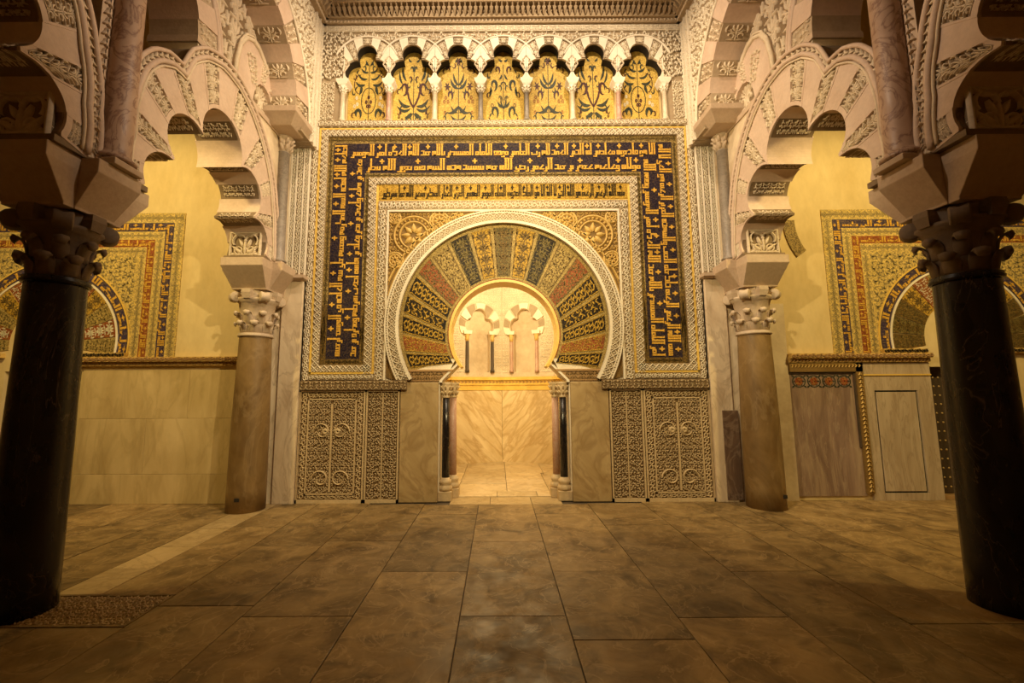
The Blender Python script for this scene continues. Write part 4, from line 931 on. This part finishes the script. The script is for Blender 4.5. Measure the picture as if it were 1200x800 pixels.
mirror_copy(la, 'nearer dark lobed arch at the left edge, rising from the near left column', -2.81, False)
mirror_copy(la, 'nearer dark lobed arch at the right edge, rising from the near right column', -2.81, True)

# ---- wall that fills in around the lower arch, and the upper tier
up = root('upper_arcade', 'upper tier of interlacing arches over the left lobed arch', 'arcade', (XF - .27, SC, 5.25), 'upper tiers of the side arcades')
ta = math.atan2(5.24 - LC[1], -.48)
t = np.linspace(TH0, ta, 50); B = pol(LC, t, ray_box(t, -1.345, 1.345, 3.36, 5.28, LC)); A = pol(LC, t, np.minimum(l_out(t), ray_box(t, -1.345, 1.345, 3.36, 5.28, LC) - .002))
q = np.argmin([(b[0] - 1.345) ** 2 + (b[1] - 5.28) ** 2 for b in B]); B[q] = (1.345, 5.28)
B[0] = (1.345, 3.36)
MB().strip(A, B, sm, -T_, -.03).build('spandrel_wall', M['white'], up)
# ledge over the crown, and the near ring that springs from it
UC = (-1.345, 5.28); URI, URO = .87, 1.17
MB().prism([(-.50, 5.22), (1.6, 5.22), (1.6, 5.29), (-.50, 5.29)], sm, -T_, -.01).build('ledge', M['impost'], up)
tq = np.linspace(R(0), R(90), 22)
o = MB().strip(pol(UC, tq, np.full(22, URI + .05)), pol(UC, tq, ray_box(tq, -1.345, 1.6, 5, 7.65, UC)), sm, -T_, -.08).build('recess_wall', M['arch_ground'], up)
def inb(u, v): return (np.hypot(u - UC[0], v - UC[1]) > URO + .02) & (np.hypot(u, v - 5.6) < 1.12)
V, F = keep(*tile('palm', -.9, 1.2, 5.32, 6.8, .30, .34, .03), inb); quads('arabesque_carving', npmap(sm, V, -.08), F, M['arch_stucco'], o)
for k in range(7):
    t = np.linspace(R(90 * k / 7), R(90 * (k + 1) / 7), 6); carved = k % 2 == 0
    vo = MB().strip(pol(UC, t, np.full(6, URI)), pol(UC, t, np.full(6, URO)), sm, -T_, -.03 if carved else -.015).build('voussoir', M['carved_stone'] if carved else M['pink'], up)
    if carved:
        def vm(u, v, h, t0=t[0], d=t[-1] - t[0]): tt = t0 + d * (.08 + .84 * u); r = URI + .03 + (URO - URI - .06) * v; return sm(UC[0] + r * np.cos(tt), UC[1] + r * np.sin(tt), h)
        V, F = tile('c3', 0, 1, 0, 1, 1, .9, .02); quads('carving', npmap(vm, V, -.03), F, M['arch_stucco'], vo)
for off, rr in ((.03, .03), (.085, .018)):
    MB().tube([sm(u, v, -.03) for u, v in pol(UC, tq, np.full(22, URO + off))], rr, 6).build('ring_moulding', M['pink'], up)
# big round arch from the wall colonnette across the bay
BC = (0, 5.6); BR0, BR1 = 1.14, 1.52; HB = .23
NB = 17
for k in range(NB):
    t = np.linspace(R(180 * k / NB), R(180 * (k + 1) / NB), 7); carved = k % 2 == 0
    vo = MB().strip(pol(BC, t, np.full(7, BR0)), pol(BC, t, np.full(7, BR1)), sb, -.22, HB - (.02 if carved else 0)).build('voussoir', M['carved_stone'] if carved else M['pink'], up)
    if carved:
        def vm(u, v, h, t0=t[0], d=t[-1] - t[0]): tt = t0 + d * (.08 + .84 * u); r = BR0 + .03 + (BR1 - BR0 - .06) * v; return sb(BC[0] + r * np.cos(tt), BC[1] + r * np.sin(tt), h)
        V, F = tile('c3', 0, 1, 0, 1, 1, .8, .02); quads('carving', npmap(vm, V, HB - .02), F, M['arch_stucco'], vo)
        def sf(u, v, h, t0=t[0], d=t[-1] - t[0]): tt = t0 + d * (.08 + .84 * v); r = BR0 - h; return sb(BC[0] + r * np.cos(tt), BC[1] + r * np.sin(tt), HB - .08 - .30 * u)
        V, F = tile('palm', 0, 1, 0, 1, 1, 1, .018); quads('soffit_carving', npmap(sf, V), F, M['arch_stucco'], vo)
tb = np.linspace(0, PI, 60); B = pol(BC, tb, ray_box(tb, -1.345, 1.345, 5, 7.65, BC)); 
B = pol(BC, tb, np.maximum(ray_box(tb, -1.345, 1.345, 5, 7.65, BC), BR1 + .001)); 
for cx in (-1.345, 1.345):
    q = np.argmin([(b[0] - cx) ** 2 + (b[1] - 7.65) ** 2 for b in B]); B[q] = (cx, 7.65)
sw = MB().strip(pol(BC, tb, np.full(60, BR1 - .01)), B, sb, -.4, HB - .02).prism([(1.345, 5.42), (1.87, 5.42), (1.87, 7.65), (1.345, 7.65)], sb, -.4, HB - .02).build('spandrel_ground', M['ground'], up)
def bsp(u, v): return (np.hypot(u, v - 5.6) > BR1 + .06) & (v > 5.6)
V, F = keep(*tile('wild', -1.345, 1.62, 5.6, 7.58, .42, .42, .024), bsp)
V2 = tile('scroll', 5.45, 7.6, 1.64, 1.74, .13, .1, .022); V3 = tile('guill', 5.45, 7.6, 1.77, 1.86, .10, .09, .022)
sw_p = [(V, F)] + [(np.stack([q[0][:, 1], q[0][:, 0], q[0][:, 2]], 1), q[1]) for q in (V2, V3)]
ornament('carving', sw_p, sb, M['stucco'], sw, HB - .02)
for r_, rr in ((BR1 + .025, .022), ):
    MB().tube([sb(u, v, HB) for u, v in pol(BC, tb, np.full(60, r_))], rr, 6).build('ring_moulding', M['stucco'], up)
for u0 in (1.63, 1.755, 1.865): MB().prism([(u0 - .01, 5.42), (u0 + .01, 5.42), (u0 + .01, 7.62), (u0 - .01, 7.62)], sb, 0, HB + .012).build('fillet', M['plain'], up)
# scalloped fragment of the middle arch
FRAG = [(0.1, 5.28), (0.12, 5.55), (0.17, 5.78), (0.27, 5.95), (0.4, 6.03), (0.54, 6.02), (0.67, 5.95), (0.76, 5.86), (0.84, 5.97), (0.96, 6.02), (1.07, 5.97), (1.15, 5.86), (1.17, 5.62), (1.12, 5.5), (1.04, 5.44), (0.95, 5.43), (0.9, 5.52), (0.82, 5.6), (0.72, 5.63), (0.62, 5.6), (0.54, 5.52), (0.5, 5.4), (0.48, 5.28)]
fr = MB().prism(FRAG, sm, -.25, .0).build('scalloped_arch_piece', M['pink'], up)
FC = (.57, 5.2)
for k, (a0, a1) in enumerate(((97, 116), (74, 84), (50, 60))):
    t0, t1 = R(a0), R(a1)
    def vm(u, v, h): tt = t0 + (t1 - t0) * u; r0 = (.30, .45, .52)[k]; r1 = (.66, .76, .86)[k]; r = r0 + (r1 - r0) * v; return sm(FC[0] + r * np.cos(tt), FC[1] + r * np.sin(tt), h)
    V, F = tile('c3', 0, 1, 0, 1, 1, .4, .022); quads('carving', npmap(vm, V, .0), F, M['arch_stucco'], fr)
for dx, rr in ((.0, .03), (.05, .016)):
    P = [(u, v + dx) for u, v in FRAG[:13]]
    MB().tube([sm(u, v, .0) for u, v in P], rr, 6).build('arch_moulding', M['arch_stucco'], fr)
# block that carries the big arch at the far end
MB().loft([[sb(a, z, -.3), sb(b, z, -.3), sb(b, z, h), sb(a, z, h)] for z, a, b, h in ((5.40, 1.18, 1.52, .14), (5.42, 1.16, 1.54, .16), (5.54, 1.06, 1.60, HB + .03), (5.62, 1.06, 1.60, HB + .03))]).build('corbel_block', M['impost'], up, .005)
mirror_copy(up, 'upper tier of interlacing arches over the right lobed arch')

# ---- shafts standing on the imposts, wall piers beside the mihrab
def shaft_thing(x, y, r, z0, z1, mat, label, capital=True):
    o = root('impost_shaft', label, 'colonnette', (x, y, z0), 'shafts standing on the imposts')
    MB().loft([[(x - a, y - a, z), (x + a, y - a, z), (x + a, y + a, z), (x - a, y + a, z)] for a, z in ((r * 1.25, z0), (r * 1.25, z0 + r * .4), (r * 1.2, z0 + r * .5))]).build('plinth', M['impost'], o, .005)
    MB().lathe((x, y, 0), [(r * 1.35, z0 + r * .6), (r * 1.4, z0 + r * .8), (r * 1.1, z0 + r * 1.05), (r, z0 + r * 1.3), (r * .96, z1 - r * 3), (r * 1.1, z1 - r * 2.95), (r * .95, z1 - r * 2.8)], 28).build('shaft', mat, o)
    cp = MB().lathe((x, y, 0), [(r * .95, z1 - r * 2.8), (r * 1.05, z1 - r * 1.6), (r * 1.35, z1 - r * .9), (r * 1.2, z1 - r * .8), (r * 1.5, z1 - r * .2), (r * 1.6, z1)], 20)
    for k in range(8):
        a = k * PI / 4
        for zz, rr in ((z1 - r * 1.6, r * 1.1), (z1 - r * .4, r * 1.4)):
            cp.tube([(x + (rr - .35 * r) * math.cos(a), y + (rr - .35 * r) * math.sin(a), zz - r * .9), (x + rr * math.cos(a), y + rr * math.sin(a), zz - r * .3), (x + (rr + r * .45) * math.cos(a), y + (rr + r * .45) * math.sin(a), zz)], [r * .34, r * .3, r * .2], 6)
    cp.build('capital', M['cap'], o)
    return o
for s, nm in ((-1, 'left'), (1, 'right')):
    shaft_thing(s * 3.30, -.37, .081, 3.435, 5.40, M['grey'], 'slim grey marble shaft with small capital on the %s far impost' % nm)
    shaft_thing(s * 3.30, -3.06, .111, 3.435, 5.6, M['rose'], 'thick rose marble shaft on the impost of the near %s column' % nm)
    # carved strip panels flanking the near shaft
    for y0 in (-3.24, -2.96):
        f = lambda u, v, h, s=s: (s * (3.315 - h), u, v + 0 * u)
        o = MB().prism([(y0 - .045, 3.437), (y0 + .045, 3.437), (y0 + .045, 6.2), (y0 - .045, 6.2)], f, -.5, .0).build('carved_strip', M['impost'], None)
        o['label'] = 'zigzag carved strip on the %s side of the near %s rose shaft' % ('camera' if y0 < -3.1 else 'mihrab', nm); o['category'] = 'carved strip'; o['group'] = 'zigzag strips beside the rose shafts'
        V, F = tile('zig', 3.5, 6.15, y0 - .036, y0 + .036, .09, .072, .025); V = np.stack([V[:, 1], V[:, 0], V[:, 2]], 1)
        quads('carving', npmap(f, V), F, M['impost'], o)
    f = lambda u, v, h, s=s: (s * (3.34 - h), u, v + 0 * u)
    struct('trim_%d' % (6 if s < 0 else 7), MB().prism([(-3.28, 3.436), (-2.92, 3.436), (-2.92, 6.2), (-3.28, 6.2)], f, -.5, 0), M['impost'])
    # white wall pier beside the mihrab
    o = root('whitewashed_pier', 'peeling whitewashed wall pier on the %s of the mihrab front' % nm, 'pier', (s * 3.2, -.06, 0), 'whitewashed piers beside the mihrab')
    MB().box((min(s * 3.05, s * 3.36), -.09, .0), (max(s * 3.05, s * 3.36), .0, 3.32)).build('pier_face', M['peel'], o, .008)
    MB().box((min(s * 3.05, s * 3.95), -.045, .0), (max(s * 3.05, s * 3.95), .0, 3.32)).build('pier_back', M['peel'], o)
    if s > 0:
        MB().box((3.19, -.10, .03), (3.42, -.05, 1.30)).build('dark_marble_facing', M['umber'], o, .004)
        MB().box((3.95, -.03, .0), (4.26, .0, 2.9)).build('pale_strip', M['white'], o)
    MB().loft([[(s * a, y, z), (s * b, y, z), (s * b, 0, z), (s * a, 0, z)] for z, a, b, y in ((3.28, 3.03, 3.37, -.12), (3.30, 3.0, 3.4, -.2), (3.35, 3.0, 3.4, -.2))]).build('pier_cap', M['impost'], o)
    cs = root('stucco_strip', 'tall carved stucco strips beside the outer gold line on the %s' % nm, 'carved strip', (s * 3.13, -.05, 3.35), 'carved strips above the piers')
    lo, hi = sorted((s * 3.045, s * 3.32))
    MB().prism([(lo, 3.35), (hi, 3.35), (hi, 5.6), (lo, 5.6)], fa, .0, .06).build('strip_ground', M['ground'], cs)
    P = []
    for a, b in ((3.05, 3.115), (3.135, 3.225), (3.25, 3.315)):
        V, F = tile('scroll', 3.4, 5.55, 0, b - a, .12, b - a, .025); W = V.copy(); W[:, 0] = s * (a + V[:, 1]); W[:, 1] = V[:, 0]; P.append((W, F))
    ornament('carving', P, fa, M['stucco'], cs, .06)
    fl = MB()
    for a in (3.045, 3.125, 3.237, 3.32): fl.prism([(s * (a - .008), 3.35), (s * (a + .008), 3.35), (s * (a + .008), 5.6), (s * (a - .008), 5.6)], fa, .05, .092)
    fl.build('fillets', M['plain'], cs)
    MB().box((min(s * 3.335, s * 3.95), -.10, 3.32), (max(s * 3.335, s * 3.95), 0, 5.62)).build('white_wall', M['white'], o)
    cornice_run('trim_%d' % (2 if s < 0 else 3), lambda u, v, h, s=s: (s * (2.95 - h), -u, v), 3.4)

# ================================================================== AISLE WALLS
def portal(s, nm):
    X = s * 6.94
    p = root('side_mosaic', 'square framed mosaic arch on the %s aisle wall, half hidden by the black column' % nm, 'mosaic', (X, 0, 2.13), 'side mosaic arches')
    f = lambda u, v, h: (X + u, -h, v + 0 * u)
    def ub(a0, a1, z0, z1, zb, h, name, mat):
        return MB().strip([(-a0, zb), (-a0, z0), (a0, z0), (a0, zb)], [(-a1, zb), (-a1, z1), (a1, z1), (a1, zb)], f, -.01, h).build(name, mat, p)
    zb = 2.13
    def inl(o, a0, a1, z0, z1, pt, mt, sz, h):
        V, F = tile(pt, zb, z0, a0, a1, sz, a1 - a0, 0, True); P = [tile(pt, -a1, a1, z0, z1, sz, z1 - z0, 0, True)]
        for q in (-1, 1): P.append((np.stack([q * V[:, 1], V[:, 0], V[:, 2]], 1), F))
        ornament('inlay', P, f, M[mt], o, h)
    o = ub(1.80, 1.96, 4.24, 4.40, zb, .012, 'outer_border', M['fleck2']); inl(o, 1.81, 1.95, 4.25, 4.39, 'dia', 'slate', .09, .015)
    b1 = ub(1.665, 1.80, 4.10, 4.24, zb, .012, 'blue_band', M['violet'])
    o = ub(1.52, 1.665, 3.97, 4.10, zb, .012, 'middle_border', M['fleck2']); inl(o, 1.54, 1.65, 3.98, 4.09, 'dia', 'slate', .09, .015)
    b2 = ub(1.40, 1.52, 3.85, 3.97, zb, .012, 'red_band', M['rust'])
    o = ub(1.27, 1.40, 3.72, 3.85, zb, .012, 'inner_border', M['fleck2']); inl(o, 1.28, 1.39, 3.73, 3.84, 'dia', 'slate', .09, .015)
    W1 = 'بسم الله الرحمن الرحيم ان الذين قالوا ربنا الله ثم استقموا'; W2 = 'تتنزل عليهم الملئكة الا تخافوا ولا تحزنوا وابشروا بالجنة التي كنتم'
    for b, a0, wd, z0 in ((b1, 1.67, .125, 4.105), (b2, 1.405, .11, 3.855)):
        lettering('lettering', W1, z0 + wd - zb, wd, lambda q, v, h: (X + a0 + v, -h, zb + q), G, b, .017)
        lettering('lettering', W2, 2 * a0, wd, lambda q, v, h: (X + a0 - q, -h, z0 + v), G, b, .017)
        lettering('lettering', W1, z0 + wd - zb, wd, lambda q, v, h: (X - a0 - v, -h, z0 + wd - q), G, b, .017)
    cc = (0, 2.36); th = np.linspace(R(191), R(-11), 60)
    B = pol(cc, th, ray_box(th, -1.27, 1.27, zb, 3.72, cc))
    for cx in (-1.27, 1.27):
        q = np.argmin([(b[0] - cx) ** 2 + (b[1] - 3.72) ** 2 for b in B]); B[q] = (cx, 3.72)
    o = MB().strip(pol(cc, th, np.full(60, 1.2)), B, f, -.01, .01).build('flowered_ground', M['fleck2'], p)
    V, F = keep(*tile('wild', -1.26, 1.26, zb, 3.71, .42, .42, 0, True), lambda u, v: np.hypot(u, v - 2.36) > 1.26); quads('inlay', npmap(f, V, .013), F, M['slate'], o)
    rg = MB().strip(pol(cc, th, np.full(60, 1.09)), pol(cc, th, np.full(60, 1.245)), f, -.01, .014).build('blue_arch_band', M['violet'], p)
    lettering('lettering', W2, R(200), .13, lambda q, v, h: (X + (1.10 + v) * np.cos(R(-10) + q), -h, 2.36 + (1.10 + v) * np.sin(R(-10) + q)), G, rg, .018)
    for r0, r1, mt in ((1.06, 1.09, 'plain'), (1.245, 1.265, 'goldstrip')): MB().strip(pol(cc, th, np.full(60, r0)), pol(cc, th, np.full(60, r1)), f, -.01, .024).build('arch_fillet', M[mt], p)
    K = ('bronze', 'olive', 'bronze', 'gold', 'rust', 'goldpale', 'rust', 'goldpale') if s > 0 else ('goldpale', 'rust', 'goldpale', 'gold', 'rust', 'goldpale', 'rust', 'goldpale')
    for k in range(13):
        a0 = -11 + 202 * k / 13; a1 = -11 + 202 * (k + 1) / 13; t = np.linspace(R(a0 + .4), R(a1 - .4), 6); j = min(k, 12 - k)
        v_ = MB().strip(pol(cc, t, np.full(6, .57)), pol(cc, t, np.full(6, 1.06)), f, -.01, .011).build('mosaic_voussoir', M[K[j]], p)
        V, F = tile('palm' if j % 2 else 'c1', .05, .95, .04, .96, .9, .34, 0, True)
        def vm(u, v, h, t0=t[0], d=t[-1] - t[0]): tt = t0 + d * u; r = .58 + .47 * v; return (X + r * np.cos(tt), -h, 2.36 + r * np.sin(tt))
        quads('mosaic_scroll', npmap(vm, V, .014), F, M['whitem' if K[j] == 'rust' else ('bronze' if j % 2 else 'olive')], v_)
    for q in (-1, 1):
        x0, x1 = sorted((q * .60, q * 1.25))
        b = MB().prism([(x0, 2.132), (x1, 2.132), (x1, 2.20), (x0, 2.20)], f, .0, .07).build('impost_band', M['goldcarve'], p)
        ornament('carving', [tile('scroll', x0, x1, 2.135, 2.195, .1, .06, .012)], f, M['ink'], b, .07)
    return p
portal(-1, 'left'); portal(1, 'right')
for s, nm in ((-1, 'left'), (1, 'right')):
    # carved gilt cornice along the aisle wall
    lo, hi = sorted((s * (3.96 if s < 0 else 4.26), s * 6.36))
    o = MB().prism([(lo, 2.0), (hi, 2.0), (hi, 2.06), (lo, 2.06)], fa, .0, .07).prism([(lo, 2.06), (hi, 2.06), (hi, 2.13), (lo, 2.13)], fa, .0, .12).build('carved_cornice', M['goldcarve'], None)
    o['label'] = 'narrow carved gilt cornice along the %s aisle wall above the dado' % nm; o['category'] = 'cornice'; o['group'] = 'aisle wall cornices'
    ornament('carving', [tile('scroll', lo, hi, 2.065, 2.125, .12, .06, .014)], fa, M['brownband'], o, .12)
    ornament('carving', [tile('zig', lo, hi, 2.005, 2.055, .05, .05, .012)], fa, M['brownband'], o, .07)
    # door deep in its opening, with rows of studs
    lo, hi = sorted((s * 6.36, s * 7.52))
    d = struct('door_%d' % (1 if s < 0 else 2), MB().box((lo, .16, .05), (hi, .22, 1.93)), M['wood'])
    for k in range(2): MB().box((lo + .58 * k + .01, .145, .06), (lo + .58 * (k + 1) - .01, .16, 1.92)).build('door_leaf', M['wood'], d)
    stm = None
    for j in range(13):
        for k in range(14):
            x = lo + .05 + k * (hi - lo - .1) / 13; z = .15 + j * .135
            if stm is None:
                st = MB().lathe((0, 0, 0), [(.016, 0), (.012, .008), (.0005, .012)], 8); st.v = [(a, -c + 0, b) for a, b, c in st.v]; q = st.build('stud', M['stud'], d); q.location = (0, 0, 0); stm = q
                q.location = Vector((x, .145, z))
            else:
                q2 = stm.copy(); C.objects.link(q2); q2.parent = d; q2.location = Vector((x, .145, z))
    struct('trim_%d' % (4 if s < 0 else 5), MB().box((lo, -.005, 0.001), (hi, .3, .05)), M['brownband'])
# left: plain ochre dado
o = root('plain_dado', 'plain ochre plastered dado on the left aisle wall below the gilt cornice', 'wall slab', (-5.12, -.02, 0))
for x0, x1, z0, z1 in ((-6.30, -3.95, .0, .42), (-6.30, -5.3, .42, 1.22), (-5.3, -3.95, .42, 1.22), (-6.30, -4.7, 1.22, 1.94), (-4.7, -3.95, 1.22, 1.94)):
    MB().prism([(x0 + .001, z0 + .001), (x1 - .001, z0 + .001), (x1 - .001, z1 - .001), (x0 + .001, z1 - .001)], fa, .0, .035).build('dado_slab', M['plaster2'], o, .004)
# right: gilt framed painted panel, then a panel with an inset
pp = root('painted_panel', 'worn mauve painted panel in a gilt frame right of the brown column', 'wall panel', (4.8, -.02, 0))
MB().prism([(4.26, .06), (5.26, .06), (5.26, 1.86), (4.26, 1.86)], fa, .0, .02).build('panel_face', M['panel'], pp)
fr = MB().prism([(5.24, .10), (5.345, .10), (5.345, 1.99), (5.24, 1.99)], fa, .0, .06).prism([(4.26, 1.86), (5.345, 1.86), (5.345, 1.99), (4.26, 1.99)], fa, .0, .06).build('gilt_frame', M['goldground'], pp)
MB().prism([(5.215, .75), (5.24, .75), (5.24, 1.86), (5.215, 1.86)], fa, .0, .04).prism([(4.26, 1.835), (5.24, 1.835), (5.24, 1.86), (4.26, 1.86)], fa, .0, .04).build('dark_fillet', M['wood'], pp)
V, F = tile('zig', .12, 1.86, 5.26, 5.33, .06, .07, .014); ornament('carving', [(np.stack([V[:, 1], V[:, 0], V[:, 2]], 1), F), tile('zig', 4.28, 5.33, 1.92, 1.98, .05, .06, .014)], fa, M['goldcarve'], fr, .06)
ornament('painted_border', [tile('ros', 4.29, 5.19, 1.62, 1.82, .24, .2, 0, True)], fa, M['teal'], pp, .024)
P = []
for k in range(4): P.append(stroke(arc(4.40 + .225 * k, 1.72, .03, 0, 360, 12), .06, True))
V, F = join(P); V[:, 2] = 0; quads('painted_rose', npmap(fa, V, .026), F, M['rust'], pp)
pq = root('inset_panel', 'pale worn panel with a green edged inset beside the studded door', 'wall panel', (5.8, -.02, 0))
for a in ((5.345, 5.50, .0, 1.99), (6.14, 6.36, .0, 1.99), (5.50, 6.14, 1.58, 1.99), (5.50, 6.14, .0, .10)):
    MB().prism([(a[0], a[2]), (a[1], a[2]), (a[1], a[3]), (a[0], a[3])], fa, .0, .04).build('panel_rail', M['palepanel'], pq)
MB().prism([(5.50, .10), (6.14, .10), (6.14, 1.58), (5.50, 1.58)], fa, .0, .015).build('inset_ground', M['teal'], pq)
MB().prism([(5.525, .125), (6.115, .125), (6.115, 1.555), (5.525, 1.555)], fa, .0, .034).build('inset_face', M['palepanel'], pq, .004)
MB().prism([(5.345, 1.80), (6.36, 1.80), (6.36, 1.82), (5.345, 1.82)], fa, .03, .055).build('rail_moulding', M['goldstrip'], pq)
# mosaic arch remnant seen past the right lobed arch
o = MB().strip(ring_pts((5.35, 4.2), .98, 178, 215, 14), ring_pts((5.35, 4.2), .80, 178, 215, 14), fa, .0, .02).build('mosaic_remnant', M['fleck'], None)
o['label'] = 'small curved remnant of dark mosaic on the right aisle wall beside the lobed arch'; o['category'] = 'mosaic'
# carved grate in the floor
g = root('floor_grate', 'carved stone grate let into the floor by the left black column', 'grate', (-3.05, -3.05, 0))
MB().box((-3.66, -3.285, -.05), (-2.68, -2.815, -.004)).build('grate_ground', M['floor'], g)
MB().box((-3.66, -3.285, -.05), (-2.68, -3.265, .003)).box((-3.66, -2.835, -.05), (-2.68, -2.815, .003)).box((-2.70, -3.27, -.05), (-2.68, -2.83, .003)).build('grate_rim', M['floor'], g)
V, F = tile('wild', -3.64, -2.70, -3.26, -2.84, .235, .21, .01); quads('grate_carving', npmap(lambda u, v, h: (u, v, h - .004), V), F, M['niche_floor'], g)
